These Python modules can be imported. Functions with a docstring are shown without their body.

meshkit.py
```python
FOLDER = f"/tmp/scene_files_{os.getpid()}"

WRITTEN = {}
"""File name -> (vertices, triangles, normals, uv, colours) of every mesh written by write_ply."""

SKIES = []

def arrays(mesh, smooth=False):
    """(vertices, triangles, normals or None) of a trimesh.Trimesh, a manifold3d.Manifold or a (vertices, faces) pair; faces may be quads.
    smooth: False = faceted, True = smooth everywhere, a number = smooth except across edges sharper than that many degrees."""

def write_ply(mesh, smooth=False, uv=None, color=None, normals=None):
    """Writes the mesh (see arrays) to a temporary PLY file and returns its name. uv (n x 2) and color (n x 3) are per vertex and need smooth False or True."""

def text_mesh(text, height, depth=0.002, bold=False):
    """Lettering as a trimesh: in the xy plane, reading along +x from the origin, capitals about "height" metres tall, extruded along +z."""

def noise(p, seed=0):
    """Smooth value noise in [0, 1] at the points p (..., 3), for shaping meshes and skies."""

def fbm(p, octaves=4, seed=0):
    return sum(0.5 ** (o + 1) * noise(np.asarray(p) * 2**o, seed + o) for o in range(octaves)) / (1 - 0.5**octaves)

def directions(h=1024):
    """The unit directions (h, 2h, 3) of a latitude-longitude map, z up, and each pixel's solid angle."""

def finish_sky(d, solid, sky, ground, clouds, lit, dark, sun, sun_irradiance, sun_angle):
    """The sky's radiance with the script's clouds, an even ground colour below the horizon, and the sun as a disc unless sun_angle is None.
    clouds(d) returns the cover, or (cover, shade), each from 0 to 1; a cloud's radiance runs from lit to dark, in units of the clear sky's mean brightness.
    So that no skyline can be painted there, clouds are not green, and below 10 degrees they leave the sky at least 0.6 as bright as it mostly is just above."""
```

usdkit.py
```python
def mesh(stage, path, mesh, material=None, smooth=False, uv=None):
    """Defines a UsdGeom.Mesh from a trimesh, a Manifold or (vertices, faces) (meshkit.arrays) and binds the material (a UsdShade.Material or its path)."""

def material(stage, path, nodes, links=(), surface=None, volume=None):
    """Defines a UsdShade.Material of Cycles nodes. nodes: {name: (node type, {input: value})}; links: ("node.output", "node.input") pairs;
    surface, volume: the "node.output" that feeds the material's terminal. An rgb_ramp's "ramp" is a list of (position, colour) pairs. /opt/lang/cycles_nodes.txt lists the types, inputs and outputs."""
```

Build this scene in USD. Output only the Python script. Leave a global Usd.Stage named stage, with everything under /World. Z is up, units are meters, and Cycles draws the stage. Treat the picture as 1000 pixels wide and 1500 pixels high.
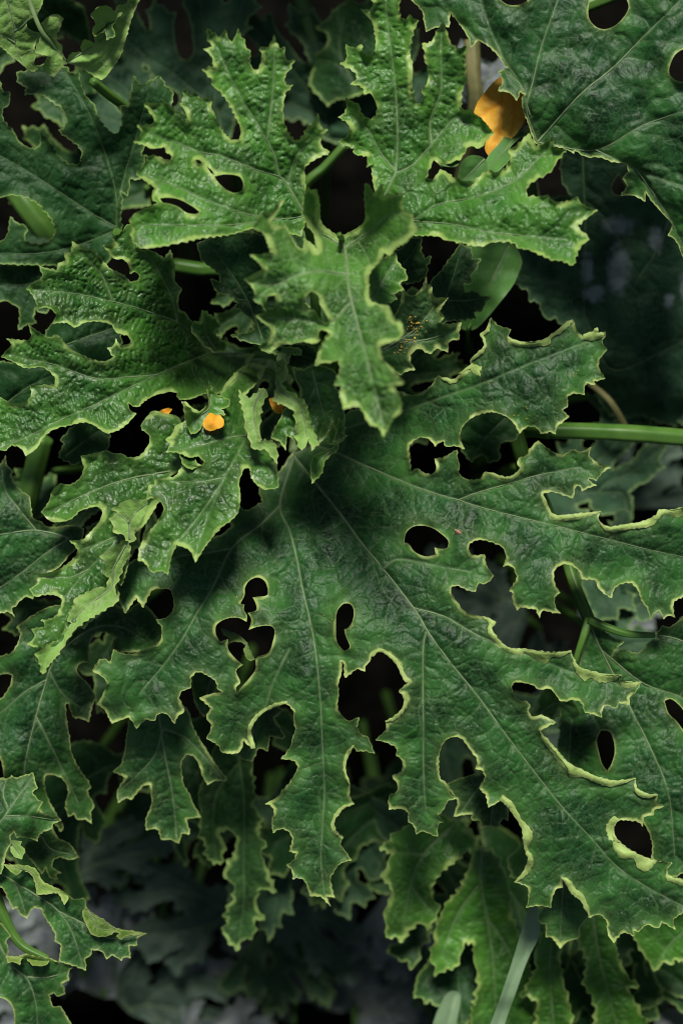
import math
import numpy as np
import usdkit
from pxr import Usd, UsdGeom, UsdLux, UsdShade, Gf, Sdf, Vt
from scipy.spatial import Delaunay, cKDTree
from scipy.interpolate import RBFInterpolator
import shapely
from shapely.geometry import Polygon, LineString, Point

stage = Usd.Stage.CreateInMemory()
UsdGeom.SetStageUpAxis(stage, UsdGeom.Tokens.z)
UsdGeom.SetStageMetersPerUnit(stage, 1.0)
W = UsdGeom.Xform.Define(stage, '/World')
stage.SetDefaultPrim(W.GetPrim())
UsdGeom.Scope.Define(stage, '/World/Looks')

# ------------------------------------------------------------------ camera, sky, sun, exposure
PITCH, DIST, FOCAL, TARGET = 68.0, 0.95, 50.0, np.array([0.0, 0.0, 0.58])
EXPOSURE = 1.5
SUN_DIR = np.array([0.0, 0.33, 0.92])            # towards the brightest part of the cloud
SUN_DIR = SUN_DIR / np.linalg.norm(SUN_DIR)
_p = math.radians(PITCH)
FWD = np.array([0, math.cos(_p), -math.sin(_p)])
UP = np.array([0, math.sin(_p), math.cos(_p)])
RIGHT = np.array([1.0, 0, 0])
EYE = TARGET - FWD * DIST
cam = UsdGeom.Camera.Define(stage, '/World/camera')
M = Gf.Matrix4d(*RIGHT, 0, *UP, 0, *(-FWD), 0, *EYE, 1)
cam.AddTransformOp().Set(M)
cam.CreateFocalLengthAttr(FOCAL)
cam.CreateHorizontalApertureAttr(24.0)
cam.CreateVerticalApertureAttr(36.0)
cam.CreateClippingRangeAttr(Gf.Vec2f(0.02, 100))
cam.CreateFStopAttr(2.6)
cam.CreateFocusDistanceAttr(DIST)
cam.CreateExposureAttr(EXPOSURE)

elev = math.asin(SUN_DIR[2])
rot = math.atan2(SUN_DIR[0], SUN_DIR[1])
dome = UsdLux.DomeLight.Define(stage, '/World/sky')
dome.GetPrim().SetCustomDataByKey('kind', 'structure')
dome.GetPrim().SetCustomDataByKey('label', 'pale overcast daylight sky above the garden')
sky_mat = usdkit.material(stage, '/World/Looks/sky', {
    'tc': ('texture_coordinate', {}),
    'cl': ('noise_texture', {'scale': 2.2, 'detail': 5.0, 'roughness': 0.55}),
    'rp': ('rgb_ramp', {'ramp': [(0.30, (0.7, 0.7, 0.7)), (0.62, (0.97, 0.97, 0.97))]}),
    'sk': ('sky_texture', {'sky_type': 'single_scattering', 'sun_disc': False, 'sun_elevation': elev, 'sun_rotation': rot, 'aerosol_density': 2.0}),
    'mx': ('mix', {'color2': (0.75, 0.95, 1.2)}),
    'bg': ('background_shader', {'strength': 0.05}),
}, [('tc.generated', 'cl.vector'), ('cl.fac', 'rp.fac'), ('rp.color', 'mx.fac'), ('sk.color', 'mx.color1'), ('mx.color', 'bg.color')], surface='bg.background')
UsdShade.MaterialBindingAPI.Apply(dome.GetPrim()).Bind(sky_mat)
sun = UsdLux.DistantLight.Define(stage, '/World/sun')
sun.CreateIntensityAttr(0.40)
sun.CreateAngleAttr(14.0)
sun.CreateNormalizeAttr(True)
sun.CreateColorAttr(Gf.Vec3f(1.0, 0.97, 0.92))
_z = SUN_DIR
_x = np.cross([0, 0, 1.0], _z); _x /= np.linalg.norm(_x)
_y = np.cross(_z, _x)
sun.AddTransformOp().Set(Gf.Matrix4d(*_x, 0, *_y, 0, *_z, 0, 0, 0, 5, 1))

# ------------------------------------------------------------------ helpers
PX = DIST * 24.0 / FOCAL / 1000.0                     # metres per picture unit at the focus distance

def to_world(p, e):
    """p: n x 2 in thousandths of the picture's width, e: metres in front of the focus plane -> points."""
    p = np.asarray(p, float); e = np.asarray(e, float)
    d = DIST - e
    k = 24.0 / FOCAL / 1000.0
    x = (p[:, 0] - 500) * k * d
    y = (750 - p[:, 1]) * k * d
    return EYE + d[:, None] * FWD + x[:, None] * RIGHT + y[:, None] * UP

def depth_at_height(p, z):
    """the e at which the line through p meets the height z"""
    p = np.asarray(p, float)
    k = 24.0 / FOCAL / 1000.0
    dirz = FWD[2] + (750 - p[:, 1]) * k * UP[2]
    return DIST - (z - EYE[2]) / dirz

def hsh(ix, iy, seed):
    h = (ix.astype(np.int64) * 374761393 + iy.astype(np.int64) * 668265263 + seed * 1442695041) & 0xFFFFFFFF
    h = ((h ^ (h >> 13)) * 1274126177) & 0xFFFFFFFF
    h = ((h ^ (h >> 16)) * 2246822519) & 0xFFFFFFFF
    return ((h ^ (h >> 15)) & 0xFFFFFF) / float(0xFFFFFF)

def vnoise(x, y, seed=0):
    x = np.asarray(x, float); y = np.asarray(y, float)
    ix, iy = np.floor(x), np.floor(y)
    fx, fy = x - ix, y - iy
    fx = fx * fx * (3 - 2 * fx); fy = fy * fy * (3 - 2 * fy)
    a, b = hsh(ix, iy, seed), hsh(ix + 1, iy, seed)
    c, d = hsh(ix, iy + 1, seed), hsh(ix + 1, iy + 1, seed)
    return (a * (1 - fx) + b * fx) * (1 - fy) + (c * (1 - fx) + d * fx) * fy

def fbm(x, y, seed=0, oct=3):
    s, a, t = 0, 1.0, 0
    for i in range(oct):
        s = s + a * vnoise(x * 2 ** i, y * 2 ** i, seed + 17 * i); t += a; a *= 0.5
    return s / t

def worley(x, y, seed=0):
    ix, iy = np.floor(x), np.floor(y)
    f1 = np.full(len(x), 9.0); f2 = f1.copy(); cid = np.zeros(len(x)); tilt = np.zeros(len(x))
    for dx in (-1, 0, 1):
        for dy in (-1, 0, 1):
            cx, cy = ix + dx, iy + dy
            r = hsh(cx, cy, seed)
            px = cx + 0.15 + 0.7 * r
            py = cy + 0.15 + 0.7 * hsh(cx, cy, seed + 5)
            d = np.hypot(x - px, y - py)
            near = d < f1
            f2 = np.where(near, f1, np.minimum(f2, d))
            cid = np.where(near, hsh(cx, cy, seed + 9), cid)
            tilt = np.where(near, (hsh(cx, cy, seed + 13) - 0.5) * (x - px) + (hsh(cx, cy, seed + 15) - 0.5) * (y - py), tilt)
            f1 = np.where(near, d, f1)
    return f1, f2, cid, tilt

def smoothstep(a, b, x):
    t = np.clip((x - a) / (b - a), 0, 1)
    return t * t * (3 - 2 * t)

def curve_closed(pts, step):
    """closed outline: tips stay sharp, everything else is rounded by a Catmull-Rom curve"""
    p = np.array(pts, float)
    keep = np.linalg.norm(p - np.roll(p, 1, 0), axis=1) > 0.5
    p = p[keep]; n = len(p)
    a = p - np.roll(p, 1, 0); b = np.roll(p, -1, 0) - p
    ang = np.degrees(np.abs(np.arctan2(a[:, 0] * b[:, 1] - a[:, 1] * b[:, 0], (a * b).sum(1))))
    sharp = ang > 75
    out = []
    for i in range(n):
        p1, p2 = p[i], p[(i + 1) % n]
        p0, p3 = p[i - 1], p[(i + 2) % n]
        L = np.linalg.norm(p2 - p1)
        m1 = (p2 - p0) / (np.linalg.norm(p2 - p1) + np.linalg.norm(p1 - p0)) * L
        m2 = (p3 - p1) / (np.linalg.norm(p3 - p2) + np.linalg.norm(p2 - p1)) * L
        if sharp[i]: m1 = (p2 - p1) * 0.8
        if sharp[(i + 1) % n]: m2 = (p2 - p1) * 0.8
        k = max(1, int(round(L / step)))
        t = (np.arange(k) / k)[:, None]
        out.append((2 * t**3 - 3 * t**2 + 1) * p1 + (t**3 - 2 * t**2 + t) * m1 + (-2 * t**3 + 3 * t**2) * p2 + (t**3 - t**2) * m2)
    return np.vstack(out)

def curve_open(pts, step):
    p = np.array(pts, float); n = len(p); out = []
    for i in range(n - 1):
        p1, p2 = p[i], p[i + 1]
        p0 = p[i - 1] if i else 2 * p1 - p2
        p3 = p[i + 2] if i + 2 < n else 2 * p2 - p1
        k = max(1, int(round(np.linalg.norm(p2 - p1) / step)))
        t = (np.arange(k) / k)[:, None]
        m1, m2 = (p2 - p0) / 2, (p3 - p1) / 2
        out.append((2 * t**3 - 3 * t**2 + 1) * p1 + (t**3 - 2 * t**2 + t) * m1 + (-2 * t**3 + 3 * t**2) * p2 + (t**3 - t**2) * m2)
    return np.vstack(out + [p[-1:]])

NAMES = {}
def path_of(parent, name):
    k = (str(parent), name)
    n = NAMES.get(k, 0); NAMES[k] = n + 1
    return f'{parent}/{name}' if n == 0 else f'{parent}/{name}_{n:03d}'

def tag(prim, **kw):
    for k, v in kw.items():
        if v: prim.SetCustomDataByKey(k, v)

def thing(name, label, category, group=None):
    x = UsdGeom.Xform.Define(stage, path_of('/World', name))
    tag(x.GetPrim(), label=label, category=category, group=group)
    return str(x.GetPath())

def vnormals(v, f):
    fn = np.cross(v[f[:, 1]] - v[f[:, 0]], v[f[:, 2]] - v[f[:, 0]])
    n = np.zeros_like(v)
    for c in range(3):
        for k in range(3):
            n[:, k] += np.bincount(f[:, c], fn[:, k], len(v))
    return n / np.maximum(np.linalg.norm(n, axis=1, keepdims=True), 1e-20)

def put(path, v, f, mat, mask=None, normals=None, tone=None):
    m = usdkit.mesh(stage, path, (v, f), mat, smooth=False)
    n = vnormals(v, f) if normals is None else normals
    m.CreateNormalsAttr(Vt.Vec3fArray.FromNumpy(n.astype(np.float32)))
    m.SetNormalsInterpolation('vertex')
    if mask is not None:
        UsdGeom.PrimvarsAPI(m).CreatePrimvar('mask', Sdf.ValueTypeNames.Color3fArray, 'vertex').Set(Vt.Vec3fArray.FromNumpy(mask.astype(np.float32)))
    if tone is not None:
        UsdGeom.PrimvarsAPI(m).CreatePrimvar('tone', Sdf.ValueTypeNames.Color3fArray, 'vertex').Set(Vt.Vec3fArray.FromNumpy(np.repeat(tone[:, None], 3, 1).astype(np.float32)))
    return m

def tube(path, pts, rad, mat, sides=8, ribs=0.0):
    """tapered tube through 3D points"""
    pts = np.asarray(pts, float); n = len(pts)
    rad = np.broadcast_to(np.asarray(rad, float), (n,)).copy()
    t = np.gradient(pts, axis=0); t /= np.linalg.norm(t, axis=1, keepdims=True)
    ref = np.where(np.abs(t @ FWD)[:, None] > 0.95, UP, FWD)
    a = np.cross(t, ref); a /= np.linalg.norm(a, axis=1, keepdims=True)
    b = np.cross(t, a)
    th = np.linspace(0, 2 * np.pi, sides, endpoint=False)
    prof = 1 + ribs * np.cos(th * 5)
    v = (pts[:, None] + rad[:, None, None] * prof[None, :, None] * (np.cos(th)[None, :, None] * a[:, None] + np.sin(th)[None, :, None] * b[:, None])).reshape(-1, 3)
    f = []
    i, j = np.meshgrid(np.arange(n - 1), np.arange(sides), indexing='ij')
    q = np.stack([i * sides + j, i * sides + (j + 1) % sides, (i + 1) * sides + (j + 1) % sides, (i + 1) * sides + j], -1).reshape(-1, 4)
    f = np.vstack([q[:, [0, 1, 2]], q[:, [0, 2, 3]]])
    v = np.vstack([v, pts[:1] - t[:1] * rad[0] * 0.4, pts[-1:] + t[-1:] * rad[-1] * 0.6])
    A, B = n * sides, n * sides + 1
    cap = [[A, (j + 1) % sides, j] for j in range(sides)] + [[B, (n - 1) * sides + j, (n - 1) * sides + (j + 1) % sides] for j in range(sides)]
    f = np.vstack([f, cap])
    # outward
    nn = vnormals(v, f)
    if (np.einsum('ij,ij->i', nn[:n * sides], v[:n * sides] - np.repeat(pts, sides, 0)) < 0).mean() > 0.5: f = f[:, ::-1]
    return put(path, v, f, mat)

# ------------------------------------------------------------------ materials
def leaf_material(name, c_dark, c_light, rim_col, vein_col, rough=0.42, spec=0.5, trans=0.18, trans_col=(0.16, 0.30, 0.03), mottle=45.0, bump=0.35, silver=(0.30, 0.33, 0.33), pale=None, net=0.5):
    return usdkit.material(stage, '/World/Looks/' + name, {
        'geo': ('geometry', {}),
        'at': ('attribute', {'attribute': 'mask'}),
        'sp': ('separate_color', {}),
        'n1': ('noise_texture', {'scale': mottle, 'detail': 5.0, 'roughness': 0.6}),
        'r1': ('rgb_ramp', {'ramp': [(0.38, c_dark), (0.62, c_light)]}),
        'n2': ('noise_texture', {'scale': 420.0, 'detail': 3.0, 'roughness': 0.6}),
        'r2': ('rgb_ramp', {'ramp': [(0.3, (0.78, 0.78, 0.78)), (0.7, (1.18, 1.18, 1.18))]}),
        'm0': ('mix', {'mix_type': 'multiply', 'fac': 1.0}),
        'wn': ('noise_texture', {'scale': 150.0, 'detail': 2.0}),
        'wv': ('vector_math', {'math_type': 'multiply_add', 'vector2': (0.0035, 0.0035, 0.0035)}),
        'vo': ('voronoi_texture', {'feature': 'distance_to_edge', 'scale': 250.0}),
        'rv': ('rgb_ramp', {'ramp': [(0.0, (net, net, net)), (0.10, (0, 0, 0))]}),
        'vo2': ('voronoi_texture', {'feature': 'distance_to_edge', 'scale': 95.0}),
        'rv2': ('rgb_ramp', {'ramp': [(0.0, (1.0, 1.0, 1.0)), (0.028, (0.7, 0.7, 0.7)), (0.05, (0, 0, 0))]}),
        'nv': ('noise_texture', {'scale': 38.0, 'detail': 2.0}),
        'rn': ('rgb_ramp', {'ramp': [(0.40, (0, 0, 0)), (0.66, (net * 1.7, net * 1.7, net * 1.7))]}),
        'mn2': ('math', {'math_type': 'multiply'}), 'mx2': ('math', {'math_type': 'maximum'}),
        'hb': ('rgb_ramp', {'ramp': [(0.0, (0, 0, 0)), (0.14, (0.8, 0.8, 0.8)), (0.5, (1, 1, 1))]}),
        'at2': ('attribute', {'attribute': 'tone'}), 'sp2': ('separate_color', {}),
        'mt': ('mix', {'color2': pale or tuple(1.55 * c for c in c_light)}),
        'mv0': ('mix', {'color2': tuple(0.55 * a + 0.45 * b for a, b in zip(c_light, vein_col))}),
        'mv': ('mix', {'color2': vein_col}),
        'ms': ('mix', {'color2': silver}),
        'mr': ('mix', {'color2': rim_col}),
        'bh': ('mix_float', {'fac': 0.5}),
        'bp': ('bump', {'strength': bump, 'distance': 0.0007}),
        'pb': ('principled_bsdf', {'roughness': rough, 'specular_ior_level': spec}),
        'tl': ('translucent_bsdf', {}),
        'tm': ('mix', {'mix_type': 'mix', 'fac': 0.65, 'color2': trans_col}),
        'mc': ('mix_closure', {'fac': trans}),
    }, [('geo.position', 'n1.vector'), ('geo.position', 'n2.vector'), ('geo.position', 'wn.vector'), ('wn.color', 'wv.vector1'), ('geo.position', 'wv.vector3'), ('wv.vector', 'vo.vector'), ('wv.vector', 'vo2.vector'), ('vo2.distance', 'rv2.fac'), ('geo.position', 'nv.vector'), ('nv.fac', 'rn.fac'), ('rv2.color', 'mn2.value1'), ('rn.color', 'mn2.value2'), ('rv.color', 'mx2.value1'), ('mn2.value', 'mx2.value2'), ('vo.distance', 'hb.fac'),
        ('n1.fac', 'r1.fac'), ('n2.fac', 'r2.fac'), ('at.color', 'sp.color'),
        ('r1.color', 'm0.color1'), ('r2.color', 'm0.color2'),
        ('vo.distance', 'rv.fac'), ('mx2.value', 'mv0.fac'), ('m0.color', 'mt.color1'), ('at2.color', 'sp2.color'), ('sp2.r', 'mt.fac'), ('mt.color', 'mv0.color1'),
        ('mv0.color', 'mv.color1'), ('sp.g', 'mv.fac'), ('mv.color', 'ms.color1'), ('sp.b', 'ms.fac'), ('ms.color', 'mr.color1'), ('sp.r', 'mr.fac'),
        ('mr.color', 'pb.base_color'), ('mr.color', 'tm.color1'), ('tm.color', 'tl.color'),
        ('n2.fac', 'bh.a'), ('hb.color', 'bh.b'), ('bh.result', 'bp.height'), ('bp.normal', 'pb.normal'),
        ('pb.BSDF', 'mc.closure1'), ('tl.BSDF', 'mc.closure2')], surface='mc.closure')

def plain_material(name, c1, c2, scale, rough=0.5, spec=0.4, bump=0.3, dist=0.001, trans=0.0):
    n = {
        'geo': ('geometry', {}),
        'n1': ('noise_texture', {'scale': scale, 'detail': 6.0, 'roughness': 0.6}),
        'r1': ('rgb_ramp', {'ramp': [(0.33, c1), (0.68, c2)]}),
        'bp': ('bump', {'strength': bump, 'distance': dist}),
        'pb': ('principled_bsdf', {'roughness': rough, 'specular_ior_level': spec}),
        'tl': ('translucent_bsdf', {}),
        'mc': ('mix_closure', {'fac': trans}),
    }
    l = [('geo.position', 'n1.vector'), ('n1.fac', 'r1.fac'), ('r1.color', 'pb.base_color'), ('r1.color', 'tl.color'), ('n1.fac', 'bp.height'), ('bp.normal', 'pb.normal'), ('pb.BSDF', 'mc.closure1'), ('tl.BSDF', 'mc.closure2')]
    return usdkit.material(stage, '/World/Looks/' + name, n, l, surface='mc.closure')

RIM = (0.42, 0.52, 0.16)
MAT = {
    'mature': leaf_material('mature_leaf', (0.003, 0.021, 0.0055), (0.014, 0.080, 0.018), RIM, (0.13, 0.21, 0.09), rough=0.47, spec=0.26, pale=(0.044, 0.180, 0.026)),
    'young': leaf_material('young_leaf', (0.005, 0.042, 0.004), (0.022, 0.128, 0.011), (0.36, 0.51, 0.13), (0.16, 0.29, 0.10), rough=0.40, spec=0.32, trans=0.22, pale=(0.085, 0.285, 0.022)),
    'tender': leaf_material('tender_leaf', (0.005, 0.045, 0.004), (0.026, 0.135, 0.010), (0.38, 0.53, 0.15), (0.26, 0.38, 0.18), rough=0.42, spec=0.28, trans=0.22, pale=(0.095, 0.280, 0.030)),
    'glossy': leaf_material('glossy_leaf', (0.003, 0.028, 0.003), (0.016, 0.096, 0.009), (0.36, 0.51, 0.14), (0.12, 0.22, 0.07), rough=0.37, spec=0.36, pale=(0.055, 0.210, 0.016)),
    'dark': leaf_material('shaded_leaf', (0.003, 0.020, 0.005), (0.014, 0.058, 0.013), (0.24, 0.36, 0.10), (0.06, 0.12, 0.045), rough=0.5, spec=0.16, trans=0.1),  # leaves under others, their shade put into darker green, rim and veins
    'dim': leaf_material('shaded_old_leaf', (0.005, 0.025, 0.010), (0.025, 0.074, 0.030), (0.18, 0.28, 0.10), (0.06, 0.11, 0.06), rough=0.6, spec=0.12, trans=0.1, pale=(0.05, 0.11, 0.055), net=0.6),  # lower leaves, their shade put into the dull green
    'under': leaf_material('leaf_underside', (0.09, 0.21, 0.03), (0.18, 0.34, 0.065), (0.38, 0.50, 0.15), (0.36, 0.47, 0.20), rough=0.6, spec=0.25, trans=0.22, bump=0.5),
    'undergreen': leaf_material('yellow_green_underside', (0.065, 0.16, 0.015), (0.13, 0.26, 0.03), (0.42, 0.50, 0.15), (0.32, 0.42, 0.13), rough=0.6, spec=0.25, trans=0.22, bump=0.5),  # yellow-green leaf underside
    'margin': leaf_material('rolled_margin', (0.20, 0.32, 0.06), (0.32, 0.44, 0.12), (0.40, 0.50, 0.16), (0.36, 0.46, 0.16), rough=0.55, spec=0.3, trans=0.2, mottle=90.0),
    'silver': leaf_material('silver_leaf', (0.025, 0.040, 0.034), (0.17, 0.19, 0.195), (0.2, 0.25, 0.2), (0.30, 0.32, 0.33), rough=0.7, spec=0.2, trans=0.08, mottle=55.0),
    'grey': leaf_material('grey_green_leaf', (0.022, 0.048, 0.030), (0.055, 0.090, 0.064), (0.10, 0.15, 0.10), (0.10, 0.14, 0.10), rough=0.6, spec=0.25, trans=0.1),
    'smooth': leaf_material('smooth_leaf', (0.040, 0.140, 0.020), (0.070, 0.180, 0.035), (0.15, 0.27, 0.08), (0.10, 0.20, 0.06), rough=0.5, spec=0.3, bump=0.08),
}
VEIN = plain_material('vein', (0.12, 0.19, 0.075), (0.21, 0.29, 0.13), 300, rough=0.5, trans=0.1)
VEIN_SHADED = plain_material('shaded_vein', (0.05, 0.11, 0.03), (0.11, 0.18, 0.06), 300, rough=0.5)  # veins of the shaded leaves, darkened along with the blades
PETIOLE = plain_material('petiole', (0.055, 0.145, 0.018), (0.10, 0.21, 0.035), 60, rough=0.42, bump=0.2, trans=0.08)
PETIOLE_PALE = plain_material('pale_petiole', (0.16, 0.25, 0.08), (0.26, 0.36, 0.15), 80, rough=0.5, bump=0.2, trans=0.1)
PETIOLE_BROWN = plain_material('brown_petiole', (0.10, 0.10, 0.03), (0.20, 0.19, 0.07), 60, rough=0.6, bump=0.3)
PETAL = usdkit.material(stage, '/World/Looks/petal', {
    'geo': ('geometry', {}), 'n': ('noise_texture', {'scale': 70.0, 'detail': 4.0}),
    'r': ('rgb_ramp', {'ramp': [(0.35, (0.95, 0.50, 0.03)), (0.65, (0.98, 0.66, 0.09))]}),
    'at': ('attribute', {'attribute': 'mask'}), 'sp': ('separate_color', {}), 'mv': ('mix', {'color2': (0.92, 0.38, 0.02)}),
    'pb': ('principled_bsdf', {'roughness': 0.55, 'specular_ior_level': 0.3}), 'tl': ('translucent_bsdf', {}), 'mc': ('mix_closure', {'fac': 0.42})},
    [('geo.position', 'n.vector'), ('n.fac', 'r.fac'), ('at.color', 'sp.color'), ('r.color', 'mv.color1'), ('sp.g', 'mv.fac'), ('mv.color', 'pb.base_color'), ('mv.color', 'tl.color'), ('pb.BSDF', 'mc.closure1'), ('tl.BSDF', 'mc.closure2')], surface='mc.closure')
POLLEN = plain_material('pollen', (0.42, 0.26, 0.03), (0.60, 0.42, 0.07), 400, rough=0.7)
BUG = plain_material('insect_shell', (0.28, 0.13, 0.06), (0.45, 0.26, 0.16), 900, rough=0.4)
GRASS = plain_material('grass_blade', (0.16, 0.26, 0.13), (0.23, 0.34, 0.19), 40, rough=0.5, bump=0.1, trans=0.15)
SOIL = plain_material('soil', (0.0015, 0.0016, 0.0013), (0.007, 0.0065, 0.005), 35, rough=1.0, spec=0.02, bump=1.0, dist=0.01)  # near-black: the shade in the gaps is put into the soil colour

# ------------------------------------------------------------------ leaves
SEED = [100]
def parse(s):
    return np.array([[float(c) for c in t.split(',')] for t in s.split()])

def leaf(parent, name, mat, outline, holes=(), veins=(), ctrl=None, label='', step=2.4, roof=0.08, cell=12, ladder=0.8, sec=26, rim=6, curl=4, silver='', fine=2.4, veinmat=None, relief=1.0, thick=0.0006, vein_geo=True, on=None, teeth=1.3):
    SEED[0] += 31; seed = SEED[0]
    step = fine if fine else step
    ring = curve_closed(outline, step)
    if teeth:                                           # small irregular teeth along the margin
        L = np.r_[0, np.cumsum(np.linalg.norm(np.diff(ring, axis=0), axis=1))]
        u = L / (6.5 + 2.2 * teeth) + 1.6 * vnoise(L / 31, L * 0, seed)
        fr = u - np.floor(u)
        amp = teeth * (0.35 + 1.3 * hsh(np.floor(u), np.floor(u) * 0, seed)) * np.where(fr < 0.72, fr / 0.72, (1 - fr) / 0.28) ** 1.4
        tg = np.roll(ring, -1, 0) - np.roll(ring, 1, 0); tg /= np.maximum(np.linalg.norm(tg, axis=1, keepdims=True), 1e-9)
        area = 0.5 * np.sum(ring[:, 0] * np.roll(ring[:, 1], -1) - ring[:, 1] * np.roll(ring[:, 0], -1))
        nrm = np.stack([tg[:, 1], -tg[:, 0]], 1) * (1 if area > 0 else -1)
        ring = ring + nrm * amp[:, None]
    poly = Polygon(ring).buffer(0)
    for h in holes:
        poly = poly.difference(Polygon(curve_closed(h, step)).buffer(0))
    if poly.geom_type != 'Polygon': poly = max(poly.geoms, key=lambda g: g.area)
    rings = [np.array(r.segmentize(step * 1.3).coords)[:-1] for r in [poly.exterior] + [i for i in poly.interiors if Polygon(i).area > 12]]
    poly = Polygon(rings[0], rings[1:])
    if not poly.is_valid: poly = poly.buffer(0)
    if poly.geom_type != 'Polygon': poly = max(poly.geoms, key=lambda g: g.area)
    rings = [np.array(poly.exterior.coords)[:-1]] + [np.array(i.coords)[:-1] for i in poly.interiors]
    shapely.prepare(poly)
    bnd = np.vstack(rings)
    x0, y0, x1, y1 = poly.bounds
    hy = step * 0.866
    gx, gy = np.meshgrid(np.arange(x0, x1, step), np.arange(y0, y1, hy))
    gx = gx + (np.arange(gx.shape[0]) % 2)[:, None] * step / 2
    g = np.stack([gx.ravel(), gy.ravel()], 1)
    rng = np.random.default_rng(seed)
    g += rng.uniform(-0.12, 0.12, g.shape) * step
    # nothing outside the frame needs the fine grid
    g = g[shapely.contains_xy(poly, g[:, 0], g[:, 1])]
    dense = np.vstack([np.array(LineString(np.vstack([r, r[:1]])).segmentize(1.0).coords) for r in rings])
    etree = cKDTree(dense)
    g = g[etree.query(g)[0] > step * 0.55]
    p = np.vstack([bnd, g])
    tri = Delaunay(p).simplices
    c = p[tri].mean(1)
    tri = tri[shapely.contains_xy(poly, c[:, 0], c[:, 1])]
    ar = np.cross(np.c_[p[tri[:, 1]] - p[tri[:, 0]], np.zeros(len(tri))], np.c_[p[tri[:, 2]] - p[tri[:, 0]], np.zeros(len(tri))])[:, 2]
    tri = np.where(ar[:, None] > 0, tri, tri[:, ::-1])
    tri = tri[np.abs(ar) > 1e-4]
    used = np.unique(tri); re = np.full(len(p), -1); re[used] = np.arange(len(used))
    p = p[used]; tri = re[tri]; n = len(p)
    d_edge = etree.query(p)[0]
    # --- main veins
    vc = [curve_open(v, 1.5) for v in veins]
    d = np.full(n, 999.0); s = np.zeros(n); t = np.zeros(n); vid = np.zeros(n)
    vtree = None
    if vc:
        allp = np.vstack(vc)
        alls = np.concatenate([np.r_[0, np.cumsum(np.linalg.norm(np.diff(v, axis=0), axis=1))] for v in vc])
        allt = np.vstack([np.gradient(v, axis=0) for v in vc]); allt /= np.maximum(np.linalg.norm(allt, axis=1, keepdims=True), 1e-9)
        allid = np.concatenate([np.full(len(v), i) for i, v in enumerate(vc)])
        allrank = np.concatenate([np.linspace(1, 0, len(v)) for v in vc])
        vtree = cKDTree(allp)
        d, ii = vtree.query(p)
        s, vid = alls[ii], allid[ii]
        off = p - allp[ii]
        cr = allt[ii, 0] * off[:, 1] - allt[ii, 1] * off[:, 0]
        t = np.where(cr >= 0, d, -d)
    # --- side veins, marched from the main veins
    sd = np.full(n, 99.0)
    if vc and sec:
        pos, dr, own, sgn = [], [], [], []
        for i, v in enumerate(vc):
            L = np.r_[0, np.cumsum(np.linalg.norm(np.diff(v, axis=0), axis=1))]
            side, q = 1, sec * rng.uniform(0.5, 1.0)
            while q < L[-1] - 6:
                for side in (1, -1):
                    qq = q + (sec * 0.45 if side < 0 else 0) + rng.uniform(-0.12, 0.12) * sec
                    kk = min(np.searchsorted(L, qq), len(v) - 2)
                    tg = v[kk + 1] - v[kk]; tg = tg / np.linalg.norm(tg)
                    a = side * math.radians(rng.uniform(48, 66))
                    pos.append(v[kk]); dr.append([tg[0] * math.cos(a) - tg[1] * math.sin(a), tg[0] * math.sin(a) + tg[1] * math.cos(a)]); own.append(i); sgn.append(side)
                q += sec * rng.uniform(0.8, 1.25)
        if not pos: pos, dr, own, sgn = [vc[0][0]], [[1.0, 0.0]], [0], [1]
        pos = np.array(pos); dr = np.array(dr); own = np.array(own); sgn = np.array(sgn, float)
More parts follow.
